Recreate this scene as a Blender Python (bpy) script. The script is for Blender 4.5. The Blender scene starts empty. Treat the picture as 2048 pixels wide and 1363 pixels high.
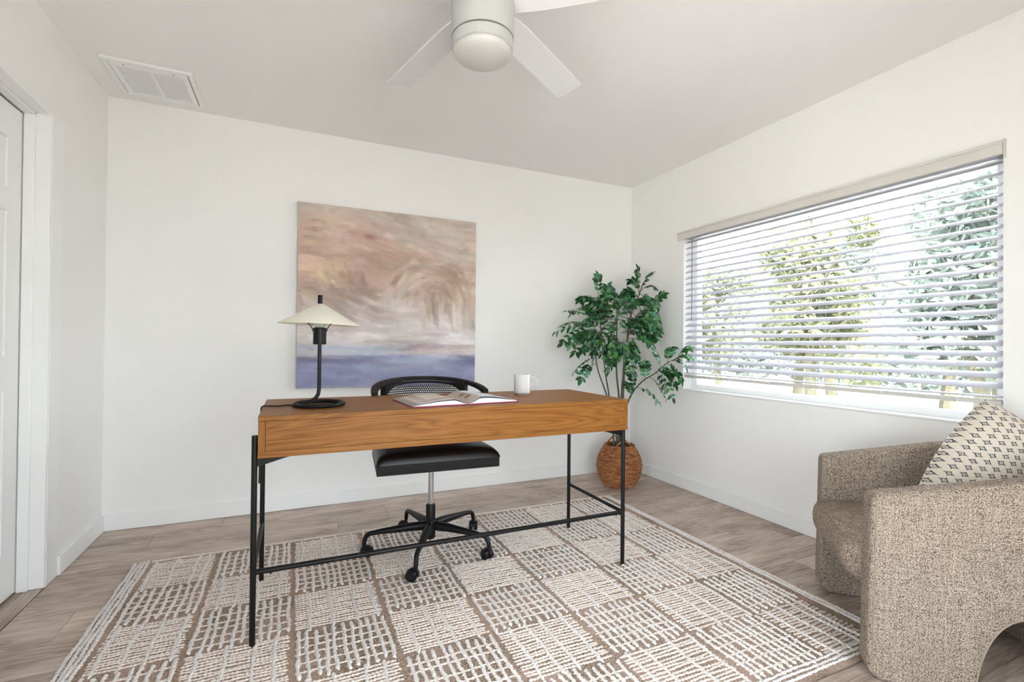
import bpy, math, random
import numpy as np
from math import sin, cos, pi, radians, sqrt
from mathutils import Vector, Matrix

random.seed(7)
SC = bpy.context.scene
COL = SC.collection

# ------------------------------------------------------------ camera
cd = bpy.data.cameras.new('camera'); cam = bpy.data.objects.new('camera', cd); COL.objects.link(cam)
cd.sensor_fit = 'HORIZONTAL'; cd.sensor_width = 36.0; cd.lens = 961.577 / 2048 * 36.0
cd.clip_start = 0.05; cd.clip_end = 200
R_ = (0.91151539, -0.41116267, 0.00921657)
U_ = (-0.01168327, -0.00348667, 0.99992567)
W_ = (0.41109997, 0.91155532, 0.00798188)
cam.matrix_world = Matrix(((R_[0], U_[0], -W_[0], -2.66456), (R_[1], U_[1], -W_[1], -3.39293),
                           (R_[2], U_[2], -W_[2], 1.06395), (0, 0, 0, 1)))
SC.camera = cam

# ------------------------------------------------------------ world, sun, exposure
world = bpy.data.worlds.new('world'); SC.world = world; world.use_nodes = True
bg = world.node_tree.nodes['Background']
bg.inputs['Color'].default_value = (0.86, 0.93, 1.0, 1); bg.inputs['Strength'].default_value = 12.0
sd = bpy.data.lights.new('sun', 'SUN'); sun = bpy.data.objects.new('sun', sd); COL.objects.link(sun)
sd.energy = 32.0; sd.angle = radians(1.0); sd.color = (1.0, 0.95, 0.86)
sun.rotation_euler = Vector((-0.15, -0.52, 0.85)).to_track_quat('Z', 'Y').to_euler()
LY0, LY1, LZ0, LZ1 = -3.85, -2.55, 0.10, 1.75   # unseen opening added in the left wall to brighten the right side
for nm, loc, rot, sx, sy in (('portal_window', (0.125, -1.52, 1.3), (0, radians(90), 0), 1.16, 1.8),
                             ('portal_rear', (-1.95, -4.13, 0.95), (radians(90), 0, 0), 1.6, 1.7),
                             ('portal_side', (-3.70, -3.15, 1.0), (0, radians(-90), 0), 1.8, 1.4)):
    pl = bpy.data.lights.new(nm, 'AREA'); po = bpy.data.objects.new(nm, pl); COL.objects.link(po)
    pl.shape = 'RECTANGLE'; pl.size = sx; pl.size_y = sy; pl.cycles.is_portal = True
    po.location = loc; po.rotation_euler = rot
SC.view_settings.view_transform = 'Standard'; SC.view_settings.look = 'None'
SC.view_settings.gamma = 1.0; SC.view_settings.use_curve_mapping = False
SC.view_settings.exposure = -0.08
SC.cycles.max_bounces = 10; SC.cycles.diffuse_bounces = 7; SC.cycles.transparent_max_bounces = 12
SC.cycles.sample_clamp_indirect = 6.0

# ------------------------------------------------------------ materials
def srgb(r, g, b):
    f = lambda c: (c / 255 / 12.92) if c / 255 <= 0.04045 else ((c / 255 + 0.055) / 1.055) ** 2.4
    return (f(r), f(g), f(b), 1)

class NT:
    def __init__(s, name):
        s.m = bpy.data.materials.new(name); s.m.use_nodes = True
        s.t = s.m.node_tree; s.b = s.t.nodes['Principled BSDF']; s.out = s.t.nodes['Material Output']
    def n(s, typ, **kw):
        nd = s.t.nodes.new(typ)
        for k, v in kw.items():
            if k in ('operation', 'blend_type', 'data_type', 'feature', 'wave_type', 'bands_direction', 'noise_dimensions', 'voronoi_dimensions', 'distance', 'attribute_name', 'interpolation', 'noise_type'):
                setattr(nd, k, v)
            else:
                nd.inputs[k.replace('_', ' ')].default_value = v
        return nd
    def l(s, a, b): s.t.links.new(a, b)
    def math(s, op, a, b=None, c=None):
        nd = s.t.nodes.new('ShaderNodeMath'); nd.operation = op
        for i, v in enumerate((a, b, c)):
            if v is None: continue
            if isinstance(v, (int, float)): nd.inputs[i].default_value = v
            else: s.l(v, nd.inputs[i])
        return nd.outputs[0]
    def coord(s, kind='Object', scale=(1, 1, 1), rot=(0, 0, 0), src=None):
        tc = s.t.nodes.new('ShaderNodeTexCoord'); mp = s.t.nodes.new('ShaderNodeMapping')
        s.l(src if src is not None else tc.outputs[kind], mp.inputs['Vector'])
        mp.inputs['Scale'].default_value = scale; mp.inputs['Rotation'].default_value = rot
        return mp.outputs[0]
    def ramp(s, fac, stops):
        r = s.t.nodes.new('ShaderNodeValToRGB'); e = r.color_ramp.elements
        while len(e) < len(stops): e.new(0.5)
        for i, (p, c) in enumerate(stops): e[i].position = p; e[i].color = c
        s.l(fac, r.inputs[0]); return r.outputs[0]
    def mix(s, fac, a, b, mode='MIX'):
        m = s.t.nodes.new('ShaderNodeMix'); m.data_type = 'RGBA'; m.blend_type = mode
        for i, v in ((0, fac), (6, a), (7, b)):
            if isinstance(v, (int, float, tuple)): m.inputs[i].default_value = v
            else: s.l(v, m.inputs[i])
        return m.outputs[2]
    def bump(s, h, strength=0.3, dist=0.002):
        b = s.t.nodes.new('ShaderNodeBump'); b.inputs['Strength'].default_value = strength
        b.inputs['Distance'].default_value = dist; s.l(h, b.inputs['Height']); s.l(b.outputs[0], s.b.inputs['Normal'])
    def base(s, c):
        if isinstance(c, tuple): s.b.inputs['Base Color'].default_value = c
        else: s.l(c, s.b.inputs['Base Color'])
    def set(s, rough=0.5, metal=0.0, spec=0.5):
        s.b.inputs['Roughness'].default_value = rough; s.b.inputs['Metallic'].default_value = metal
        s.b.inputs['Specular IOR Level'].default_value = spec; return s

def plain(name, col, rough=0.5, metal=0.0, spec=0.5, nscale=60.0, nstr=0.05, var=0.03):
    t = NT(name).set(rough, metal, spec)
    v = t.coord()
    nz = t.n('ShaderNodeTexNoise', Scale=nscale, Detail=3.0); t.l(v, nz.inputs['Vector'])
    d = tuple(c * (1 - var) for c in col[:3]) + (1,)
    t.base(t.mix(nz.outputs['Fac'], d, col))
    t.bump(nz.outputs['Fac'], nstr, 0.001)
    return t.m

def wall_mat(name, col, scale=45.0, strength=0.25):
    t = NT(name).set(0.75, 0, 0.25)
    v = t.coord()
    a = t.n('ShaderNodeTexNoise', Scale=scale, Detail=4.0, Roughness=0.6); t.l(v, a.inputs['Vector'])
    b = t.n('ShaderNodeTexNoise', Scale=1.3, Detail=2.0); t.l(v, b.inputs['Vector'])
    d = tuple(c * 0.965 for c in col[:3]) + (1,)
    t.base(t.mix(b.outputs['Fac'], d, col))
    h = t.ramp(a.outputs['Fac'], [(0.42, (0, 0, 0, 1)), (0.62, (1, 1, 1, 1))])
    t.bump(h, strength, 0.0012)
    return t.m

M = {}
M['wall'] = wall_mat('wall_paint', (0.84, 0.83, 0.82, 1))
M['ceiling'] = wall_mat('ceiling_paint', (0.86, 0.845, 0.84, 1), 30, 0.15)
M['trim'] = plain('white_trim_paint', (0.83, 0.83, 0.825, 1), 0.35, 0, 0.5, 25, 0.02, 0.02)
M['door'] = plain('door_paint', (0.83, 0.825, 0.82, 1), 0.4, 0, 0.5, 30, 0.03, 0.02)
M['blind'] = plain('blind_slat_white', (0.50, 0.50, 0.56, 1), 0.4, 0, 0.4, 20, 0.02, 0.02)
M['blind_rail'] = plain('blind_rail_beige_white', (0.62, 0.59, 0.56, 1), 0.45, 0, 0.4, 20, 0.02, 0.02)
M['cord'] = plain('blind_cord_grey', (0.55, 0.55, 0.56, 1), 0.8)
M['wand'] = plain('blind_wand_grey', (0.20, 0.19, 0.19, 1), 0.3)
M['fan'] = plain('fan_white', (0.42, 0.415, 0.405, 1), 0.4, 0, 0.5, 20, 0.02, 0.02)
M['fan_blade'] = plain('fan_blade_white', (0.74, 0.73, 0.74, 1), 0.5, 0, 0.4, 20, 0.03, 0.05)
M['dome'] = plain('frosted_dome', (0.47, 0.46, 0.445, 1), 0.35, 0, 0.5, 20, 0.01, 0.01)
M['black_metal'] = plain('black_powder_coat', (0.008, 0.007, 0.007, 1), 0.42, 0.0, 0.22, 400, 0.05, 0.2)
M['dark_gap'] = plain('dark_gap', (0.02, 0.018, 0.016, 1), 0.9)
M['chrome'] = plain('chrome', (0.62, 0.62, 0.64, 1), 0.18, 1.0)
M['black_plastic'] = plain('black_plastic', (0.007, 0.007, 0.009, 1), 0.38, 0, 0.25, 200, 0.05, 0.2)
M['leather'] = plain('dark_brown_leather', (0.010, 0.006, 0.005, 1), 0.36, 0, 0.28, 260, 0.25, 0.3)
M['shade'] = plain('cream_enamel_shade', (0.82, 0.77, 0.66, 1), 0.45, 0, 0.4, 30, 0.02, 0.02)
M['mug'] = plain('stoneware_glaze', (0.52, 0.50, 0.48, 1), 0.3, 0, 0.5, 120, 0.03, 0.06)
M['mug_foot'] = plain('bare_stoneware', (0.25, 0.20, 0.16, 1), 0.8)
M['canvas_edge'] = plain('canvas_edge', srgb(150, 135, 125), 0.8)
M['string'] = plain('pull_string', (0.8, 0.8, 0.78, 1), 0.8)
M['page'] = plain('page_paper', (0.74, 0.75, 0.80, 1), 0.5, 0, 0.3, 40, 0.02, 0.02)
M['cover_grey'] = plain('grey_dust_jacket', (0.09, 0.085, 0.08, 1), 0.3)
M['cover_red'] = plain('crimson_cover', (0.34, 0.008, 0.06, 1), 0.45)
M['soil'] = plain('dark_soil', (0.02, 0.02, 0.016, 1), 0.95, 0, 0.2, 80, 0.9, 0.5)
M['frame_white'] = plain('window_vinyl', (0.85, 0.86, 0.87, 1), 0.3, 0, 0.5, 20, 0.01, 0.01)
M['screw'] = plain('screw_grey', (0.45, 0.44, 0.42, 1), 0.4, 0.6)
M['rubber'] = plain('cable_rubber', (0.008, 0.008, 0.008, 1), 0.5)

def mk_bark():
    t = NT('grey_green_bark').set(0.8, 0, 0.2)
    v = t.coord('Object', (1, 1, 0.25))
    n = t.n('ShaderNodeTexNoise', Scale=180.0, Detail=4.0); t.l(v, n.inputs['Vector'])
    t.base(t.ramp(n.outputs['Fac'], [(0.3, (0.035, 0.032, 0.02, 1)), (0.7, (0.16, 0.15, 0.11, 1))]))
    t.bump(n.outputs['Fac'], 0.5, 0.002); return t.m
M['bark'] = mk_bark()

def mk_wood(name, lo, mid, hi, axis='x', rough=0.42):
    t = NT(name).set(rough, 0, 0.15)
    sc = (1.0, 9.0, 9.0) if axis == 'x' else (9.0, 1.0, 9.0) if axis == 'y' else (9.0, 9.0, 1.0)
    v = t.coord('Object', sc)
    big = t.n('ShaderNodeTexNoise', Scale=0.9, Detail=2.0, Distortion=0.6); t.l(v, big.inputs['Vector'])
    # contour lines of the slow noise make the cathedral figure
    ring = t.math('FRACT', t.math('MULTIPLY', big.outputs['Fac'], 24.0))
    ring = t.math('ABSOLUTE', t.math('SUBTRACT', ring, 0.5))
    ring = t.math('POWER', t.math('MULTIPLY', ring, 2.0), 0.6)
    v2 = t.coord('Object', tuple(s * (1 if s == 1.0 else 10) * 1.5 for s in sc))
    fine = t.n('ShaderNodeTexNoise', Scale=3.4, Detail=7.0, Roughness=0.7, Distortion=0.15); t.l(v2, fine.inputs['Vector'])
    f = t.math('ADD', t.math('MULTIPLY', ring, 0.22), t.math('MULTIPLY', fine.outputs['Fac'], 0.86))
    t.base(t.ramp(f, [(0.32, lo), (0.56, mid), (0.82, hi)]))
    t.bump(fine.outputs['Fac'], 0.12, 0.001); return t.m
M['oak'] = mk_wood('golden_oak', (0.115, 0.036, 0.006, 1), (0.225, 0.088, 0.019, 1), (0.31, 0.138, 0.036, 1))
M['oak_v'] = mk_wood('golden_oak_upright', (0.10, 0.030, 0.005, 1), (0.205, 0.076, 0.015, 1), (0.28, 0.125, 0.032, 1), 'z')
M['ebony'] = mk_wood('black_stained_oak', (0.004, 0.004, 0.004, 1), (0.010, 0.009, 0.008, 1), (0.022, 0.020, 0.018, 1), 'x', 0.5)

def mk_plank():
    t = NT('greige_oak_plank').set(0.42, 0, 0.4)
    oi = t.t.nodes.new('ShaderNodeObjectInfo')
    tc = t.t.nodes.new('ShaderNodeTexCoord')
    off = t.t.nodes.new('ShaderNodeVectorMath'); off.operation = 'ADD'
    comb = t.t.nodes.new('ShaderNodeCombineXYZ'); t.l(t.math('MULTIPLY', oi.outputs['Random'], 37.0), comb.inputs[0]); t.l(t.math('MULTIPLY', oi.outputs['Random'], 11.0), comb.inputs[2])
    t.l(tc.outputs['Object'], off.inputs[0]); t.l(comb.outputs[0], off.inputs[1])
    v = t.coord(src=off.outputs[0], scale=(1.3, 10, 1))
    big = t.n('ShaderNodeTexNoise', Scale=1.0, Detail=3.0, Distortion=1.0); t.l(v, big.inputs['Vector'])
    ring = t.math('MULTIPLY', t.math('ABSOLUTE', t.math('SUBTRACT', t.math('FRACT', t.math('MULTIPLY', big.outputs['Fac'], 9.0)), 0.5)), 2.0)
    v2 = t.coord(src=off.outputs[0], scale=(4, 110, 1))
    fine = t.n('ShaderNodeTexNoise', Scale=1.6, Detail=6.0, Roughness=0.7); t.l(v2, fine.inputs['Vector'])
    v3 = t.coord(src=off.outputs[0], scale=(2.2, 5, 1))
    blot = t.n('ShaderNodeTexNoise', Scale=1.5, Detail=3.0); t.l(v3, blot.inputs['Vector'])
    f = t.math('ADD', t.math('MULTIPLY', ring, 0.13), t.math('ADD', t.math('MULTIPLY', fine.outputs['Fac'], 0.55), t.math('MULTIPLY', blot.outputs['Fac'], 0.45)))
    c = t.ramp(f, [(0.38, (0.22, 0.155, 0.118, 1)), (0.54, (0.43, 0.335, 0.275, 1)), (0.72, (0.62, 0.52, 0.445, 1))])
    g = t.math('ADD', 0.84, t.math('MULTIPLY', oi.outputs['Random'], 0.24))
    cc = t.t.nodes.new('ShaderNodeCombineColor'); [t.l(g, cc.inputs[i]) for i in range(3)]
    t.base(t.mix(1.0, c, cc.outputs[0], 'MULTIPLY'))
    t.bump(fine.outputs['Fac'], 0.12, 0.001); return t.m
M['plank'] = mk_plank()

def mk_weave():
    t = NT('boucle_weave').set(0.95, 0, 0.15)
    v = t.coord('Object')
    n0 = t.n('ShaderNodeTexNoise', Scale=90.0, Detail=2.0); t.l(v, n0.inputs['Vector'])
    vv = t.t.nodes.new('ShaderNodeVectorMath'); vv.operation = 'MULTIPLY_ADD'
    t.l(n0.outputs['Color'], vv.inputs[0]); vv.inputs[1].default_value = (0.004, 0.004, 0.004); t.l(v, vv.inputs[2])
    vo = t.n('ShaderNodeTexVoronoi', Scale=310.0); vo.feature = 'F1'; t.l(vv.outputs[0], vo.inputs['Vector'])
    n1 = t.n('ShaderNodeTexNoise', Scale=420.0, Detail=2.0); t.l(v, n1.inputs['Vector'])
    mpx = t.coord('Object', (20, 20, 300)); n2 = t.n('ShaderNodeTexNoise', Scale=1.0, Detail=2.0); t.l(mpx, n2.inputs['Vector'])
    mpy = t.coord('Object', (300, 300, 15)); n3 = t.n('ShaderNodeTexNoise', Scale=1.0, Detail=2.0); t.l(mpy, n3.inputs['Vector'])
    bright = t.math('SUBTRACT', 1.15, t.math('MULTIPLY', vo.outputs['Distance'], 1.15))
    f = t.math('ADD', t.math('MULTIPLY', bright, 0.52), t.math('ADD', t.math('MULTIPLY', n1.outputs['Fac'], 0.2), t.math('MULTIPLY', t.math('ADD', n2.outputs['Fac'], n3.outputs['Fac']), 0.22)))
    t.base(t.ramp(f, [(0.40, (0.085, 0.060, 0.044, 1)), (0.60, (0.28, 0.222, 0.172, 1)), (0.82, (0.58, 0.48, 0.395, 1))]))
    t.bump(bright, 0.9, 0.003); return t.m
M['boucle'] = mk_weave()
M['piping'] = plain('seam_piping', (0.33, 0.27, 0.21, 1), 0.95, 0, 0.1, 300, 0.5, 0.4)

def mk_pillow():
    t = NT('block_print_cotton').set(0.9, 0, 0.15)
    uv = t.t.nodes.new('ShaderNodeUVMap'); mp = t.t.nodes.new('ShaderNodeMapping'); t.l(uv.outputs[0], mp.inputs[0])
    mp.inputs['Rotation'].default_value = (0, 0, radians(-39)); mp.inputs['Scale'].default_value = (15.0, 15.0, 1)
    wob = t.n('ShaderNodeTexNoise', Scale=30.0, Detail=2.0); t.l(uv.outputs[0], wob.inputs['Vector'])
    wv = t.t.nodes.new('ShaderNodeVectorMath'); wv.operation = 'MULTIPLY_ADD'; t.l(wob.outputs['Color'], wv.inputs[0])
    wv.inputs[1].default_value = (0.2, 0.2, 0); t.l(mp.outputs[0], wv.inputs[2])
    sep = t.t.nodes.new('ShaderNodeSeparateXYZ'); t.l(wv.outputs[0], sep.inputs[0])
    x, y = sep.outputs[0], t.math('MULTIPLY', sep.outputs[1], 1.40)
    row = t.math('FLOOR', y)
    xo = t.math('ADD', x, t.math('MULTIPLY', row, 0.42))
    fx = t.math('ABSOLUTE', t.math('SUBTRACT', t.math('FRACT', xo), 0.5))
    fy = t.math('MULTIPLY', t.math('ABSOLUTE', t.math('SUBTRACT', t.math('FRACT', y), 0.5)), 0.78)
    mx = t.math('MAXIMUM', fx, fy); mn = t.math('MINIMUM', fx, fy)
    # square outline that grows little horns on its corners
    ring = t.math('MULTIPLY', t.math('GREATER_THAN', mx, 0.12), t.math('LESS_THAN', mx, 0.215))
    dg = t.math('MULTIPLY', t.math('LESS_THAN', t.math('SUBTRACT', mx, mn), 0.06), t.math('MULTIPLY', t.math('GREATER_THAN', mx, 0.14), t.math('LESS_THAN', mx, 0.262)))
    dot = t.math('LESS_THAN', mx, 0.045)
    ink = t.math('MAXIMUM', t.math('MAXIMUM', ring, dg), dot)
    n = t.n('ShaderNodeTexNoise', Scale=160.0, Detail=3.0); t.l(uv.outputs[0], n.inputs['Vector'])
    ink = t.math('MULTIPLY', ink, t.math('ADD', 0.72, t.math('MULTIPLY', t.math('GREATER_THAN', n.outputs['Fac'], 0.42), 0.26)))
    t.base(t.mix(ink, (0.60, 0.53, 0.445, 1), (0.045, 0.055, 0.07, 1)))
    t.bump(n.outputs['Fac'], 0.25, 0.001); return t.m
M['pillow'] = mk_pillow()

def mk_fibre(name, lo, hi, scale=220.0, warm=None):
    t = NT(name).set(0.95, 0, 0.1)
    v = t.coord()
    n = t.n('ShaderNodeTexNoise', Scale=scale, Detail=3.0, Roughness=0.7); t.l(v, n.inputs['Vector'])
    c = t.ramp(n.outputs['Fac'], [(0.35, lo), (0.65, hi)])
    if warm:
        n2 = t.n('ShaderNodeTexNoise', Scale=3.2, Detail=3.0, Roughness=0.6); t.l(v, n2.inputs['Vector'])
        c = t.mix(t.ramp(n2.outputs['Fac'], [(0.42, (0, 0, 0, 1)), (0.62, (1, 1, 1, 1))]), c, t.mix(n.outputs['Fac'], warm[0], warm[1]))
    t.base(c); t.bump(n.outputs['Fac'], 0.8, 0.003); return t.m
M['rug_base'] = mk_fibre('rug_ground_weave', (0.10, 0.062, 0.038, 1), (0.46, 0.36, 0.28, 1), 150, ((0.20, 0.11, 0.07, 1), (0.60, 0.46, 0.40, 1)))
M['cord_thick'] = mk_fibre('rug_white_cord', (0.62, 0.57, 0.54, 1), (0.88, 0.85, 0.84, 1), 170)
M['cord_thin'] = mk_fibre('rug_cream_cord', (0.50, 0.42, 0.37, 1), (0.84, 0.76, 0.70, 1), 170)

def mk_basket():
    t = NT('willow_wicker').set(0.45, 0, 0.4)
    oi = t.t.nodes.new('ShaderNodeObjectInfo'); v = t.coord('Object', (1, 1, 4))
    n = t.n('ShaderNodeTexNoise', Scale=26.0, Detail=4.0); t.l(v, n.inputs['Vector'])
    t.base(t.ramp(n.outputs['Fac'], [(0.3, (0.14, 0.042, 0.014, 1)), (0.5, (0.34, 0.125, 0.042, 1)), (0.72, (0.55, 0.27, 0.11, 1))]))
    t.bump(n.outputs['Fac'], 0.2, 0.001); return t.m
M['wicker'] = mk_basket()

def mk_leaf(name, cols, rough=0.28, trans=0.25):
    t = NT(name).set(rough, 0, 0.6)
    oi = t.t.nodes.new('ShaderNodeObjectInfo'); ge = t.t.nodes.new('ShaderNodeNewGeometry')
    n = t.n('ShaderNodeTexNoise', Scale=7.0, Detail=2.0); t.l(ge.outputs['Position'], n.inputs['Vector'])
    f = t.math('FRACT', t.math('ADD', t.math('MULTIPLY', oi.outputs['Random'], 0.9), t.math('MULTIPLY', t.math('ADD', n.outputs['Fac'], t.math('MULTIPLY', ge.outputs['Random Per Island'], 0.8)), 0.9)))
    c = t.ramp(f, [(i / max(1, len(cols) - 1), k) for i, k in enumerate(cols)])
    t.base(c)
    if trans:
        tr = t.t.nodes.new('ShaderNodeBsdfTranslucent'); mx = t.t.nodes.new('ShaderNodeMixShader'); mx.inputs[0].default_value = trans
        t.l(c, tr.inputs[0]); t.l(t.b.outputs[0], mx.inputs[1]); t.l(tr.outputs[0], mx.inputs[2]); t.l(mx.outputs[0], t.out.inputs[0])
    return t.m
M['leaf'] = mk_leaf('zamia_green_leaf', [(0.006, 0.030, 0.010, 1), (0.014, 0.08, 0.012, 1), (0.007, 0.045, 0.018, 1), (0.05, 0.19, 0.025, 1), (0.012, 0.10, 0.035, 1), (0.005, 0.028, 0.009, 1), (0.13, 0.36, 0.12, 1), (0.012, 0.07, 0.02, 1), (0.10, 0.33, 0.20, 1), (0.02, 0.10, 0.02, 1)])
M['tree_leaf'] = mk_leaf('garden_tree_leaf', [(0.17, 0.19, 0.105, 1), (0.25, 0.25, 0.14, 1), (0.22, 0.25, 0.16, 1), (0.31, 0.30, 0.19, 1)], 0.7, 0.45)
M['tree_leaf_cool'] = mk_leaf('garden_tree_leaf_cool', [(0.17, 0.21, 0.19, 1), (0.20, 0.24, 0.215, 1), (0.24, 0.27, 0.22, 1)], 0.7, 0.45)

def mk_ground():
    t = NT('pale_ground').set(0.9, 0, 0.2)
    v = t.coord(); n = t.n('ShaderNodeTexNoise', Scale=0.8, Detail=5.0); t.l(v, n.inputs['Vector'])
    t.base(t.ramp(n.outputs['Fac'], [(0.35, (0.46, 0.44, 0.40, 1)), (0.6, (0.66, 0.63, 0.58, 1))])); return t.m
M['ground'] = mk_ground()
M['kerb'] = plain('pale_kerb_concrete', (0.6, 0.6, 0.58, 1), 0.9)

def mk_glass():
    t = NT('window_glass')
    tr = t.t.nodes.new('ShaderNodeBsdfTransparent'); tr.inputs[0].default_value = (0.97, 0.985, 0.98, 1)
    gl = t.t.nodes.new('ShaderNodeBsdfGlossy'); gl.inputs['Roughness'].default_value = 0.02
    fr = t.t.nodes.new('ShaderNodeFresnel'); fr.inputs[0].default_value = 1.3
    mx = t.t.nodes.new('ShaderNodeMixShader'); t.l(fr.outputs[0], mx.inputs[0]); t.l(tr.outputs[0], mx.inputs[1]); t.l(gl.outputs[0], mx.inputs[2])
    t.l(mx.outputs[0], t.out.inputs[0]); return t.m
M['glass'] = mk_glass()

def mk_attr(name, rough=0.7, canvas=True):
    t = NT(name).set(rough, 0, 0.25)
    a = t.n('ShaderNodeAttribute'); a.attribute_name = 'Col'
    v = t.coord('Object', (1, 1, 1))
    n = t.n('ShaderNodeTexNoise', Scale=90.0, Detail=5.0, Roughness=0.7); t.l(v, n.inputs['Vector'])
    g = t.math('ADD', 0.88, t.math('MULTIPLY', n.outputs['Fac'], 0.24))
    cc = t.t.nodes.new('ShaderNodeCombineColor'); [t.l(g, cc.inputs[i]) for i in range(3)]
    t.base(t.mix(1.0 if canvas else 0.3, a.outputs['Color'], cc.outputs[0], 'MULTIPLY'))
    t.bump(n.outputs['Fac'], 0.25, 0.001); return t.m
M['painting'] = mk_attr('abstract_acrylic')
M['print'] = mk_attr('printed_page', 0.4, False)

# ------------------------------------------------------------ mesh helpers
class MB:
    def __init__(s): s.v = []; s.f = []; s.uv = None
    def add(s, V, F):
        o = len(s.v); s.v.extend(V); s.f.extend([tuple(i + o for i in f) for f in F]); return s
    def box(s, x0, x1, y0, y1, z0, z1, m=None):
        V = [Vector(p) for p in ((x0, y0, z0), (x1, y0, z0), (x1, y1, z0), (x0, y1, z0), (x0, y0, z1), (x1, y0, z1), (x1, y1, z1), (x0, y1, z1))]
        if m is not None: V = [m @ p for p in V]
        return s.add(V, [(0, 3, 2, 1), (4, 5, 6, 7), (0, 1, 5, 4), (1, 2, 6, 5), (2, 3, 7, 6), (3, 0, 4, 7)])
    def tube(s, path, rad, n=10, cap=True, closed=False):
        P = [Vector(p) for p in path]; m = len(P)
        R = rad if isinstance(rad, (list, tuple)) else [rad] * m
        T = []
        for i in range(m):
            a = P[i - 1] if (i or closed) else P[i]; b = P[(i + 1) % m] if (i < m - 1 or closed) else P[i]
            d = b - a; T.append(d.normalized() if d.length > 1e-9 else Vector((0, 0, 1)))
        up = Vector((0, 0, 1)) if abs(T[0].z) < 0.9 else Vector((1, 0, 0))
        u = T[0].cross(up).normalized(); V = []
        for i in range(m):
            u = (u - T[i] * u.dot(T[i])).normalized(); w = T[i].cross(u)
            for k in range(n):
                a = 2 * pi * k / n; V.append(P[i] + (u * cos(a) + w * sin(a)) * R[i])
        F = []
        for i in range(m if closed else m - 1):
            j = (i + 1) % m
            for k in range(n): F.append((i * n + k, i * n + (k + 1) % n, j * n + (k + 1) % n, j * n + k))
        if cap and not closed: F += [tuple(range(n))[::-1], tuple((m - 1) * n + k for k in range(n))]
        return s.add(V, F)
    def lathe(s, prof, n=32, m=None):
        V = []; F = []; k = len(prof)
        for i in range(n):
            a = 2 * pi * i / n
            for r, z in prof: V.append(Vector((r * cos(a), r * sin(a), z)))
        if m is not None: V = [m @ p for p in V]
        for i in range(n):
            j = (i + 1) % n
            for q in range(k - 1): F.append((i * k + q, j * k + q, j * k + q + 1, i * k + q + 1))
        return s.add(V, F)
    def prism(s, poly, z0, z1, m=None):
        n = len(poly); V = [Vector((x, y, z0)) for x, y in poly] + [Vector((x, y, z1)) for x, y in poly]
        if m is not None: V = [m @ p for p in V]
        return s.add(V, [tuple(range(n))[::-1], tuple(range(n, 2 * n))] + [(i, (i + 1) % n, n + (i + 1) % n, n + i) for i in range(n)])
    def mesh(s, name, mat, smooth=False):
        me = bpy.data.meshes.new(name); me.from_pydata([tuple(v) for v in s.v], [], s.f)
        if s.uv:
            ul = me.uv_layers.new(name='UVMap')
            for lp in me.loops: ul.data[lp.index].uv = s.uv[lp.vertex_index]
        me.materials.append(mat)
        if smooth:
            me.polygons.foreach_set('use_smooth', [True] * len(me.polygons))
        me.update(); return me
    def build(s, name, mat, parent=None, smooth=False, bevel=0.0, seg=2, auto=True, label=None, kind=None):
        me = s.mesh(name, mat, smooth)
        return link(name, me, parent, bevel, seg, smooth and auto, label, kind)

def link(name, me, parent=None, bevel=0.0, seg=2, auto=False, label=None, kind=None, loc=None):
    o = bpy.data.objects.new(name, me); COL.objects.link(o)
    if parent is not None: o.parent = parent
    if loc is not None: o.location = loc
    if auto: me.set_sharp_from_angle(angle=radians(38))
    if bevel:
        b = o.modifiers.new('bevel', 'BEVEL'); b.width = bevel; b.segments = seg; b.limit_method = 'ANGLE'; b.angle_limit = radians(40)
        for p in me.polygons: p.use_smooth = True
        w = o.modifiers.new('wn', 'WEIGHTED_NORMAL'); w.keep_sharp = True
    if label: o['label'] = label
    if kind: o['kind'] = kind
    return o

def thing(name, label, cat, loc=(0, 0, 0), rz=0.0, group=None):
    o = bpy.data.objects.new(name, None); COL.objects.link(o); o.empty_display_size = 0.1
    o.location = loc; o.rotation_euler = (0, 0, rz); o['label'] = label; o['category'] = cat
    if group: o['group'] = group
    return o

def struct(o, label=None):
    o['kind'] = 'structure'
    if label: o['label'] = label
    return o

def arc(c, r, a0, a1, n, z=0.0):
    return [(c[0] + r * cos(a0 + (a1 - a0) * i / n), c[1] + r * sin(a0 + (a1 - a0) * i / n), z) for i in range(n + 1)]

# ============================================================ ROOM
Wd, H, YB = 3.638, 2.44, -4.10          # width, height, rear wall
# floor with planks as parts
fl = MB().box(-Wd, 0.0, YB, 0.0, -0.06, -0.014).box(-Wd - 1.0, -Wd, -2.1, -0.2, -0.06, -0.014).build('floor', M['dark_gap']); struct(fl, 'grey-beige oak plank floor of the study')
PW = 0.2035
rows = []; y = 0.0; e = -0.15
while y > YB:
    rows.append((max(e, YB), y)); y = e; e -= PW
starts = {0: -3.04, 1: -3.355, 2: -2.425, 3: -3.15, 4: -2.72, 5: -3.44, 6: -2.9, 7: -2.58, 8: -3.2, 9: -2.85, 10: -2.33, 11: -3.05}
PL = 1.235
for i, (ya, yb) in enumerate(rows):
    x = starts.get(i, -3.5 + random.random()) - PL
    while x > -Wd: x -= PL
    while x < 0:
        a, b = max(x, -Wd + 0.004), min(x + PL, -0.002)
        if b - a > 0.02:
            g = 0.0009
            p = MB().box(a + g - (a + b) / 2, b - g - (a + b) / 2, ya + g - (ya + yb) / 2, yb - g - (ya + yb) / 2, -0.0139, 0.0)
            link('plank', p.mesh('plank', M['plank']), fl, 0, loc=((a + b) / 2, (ya + yb) / 2, 0))
        x += PL
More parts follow.
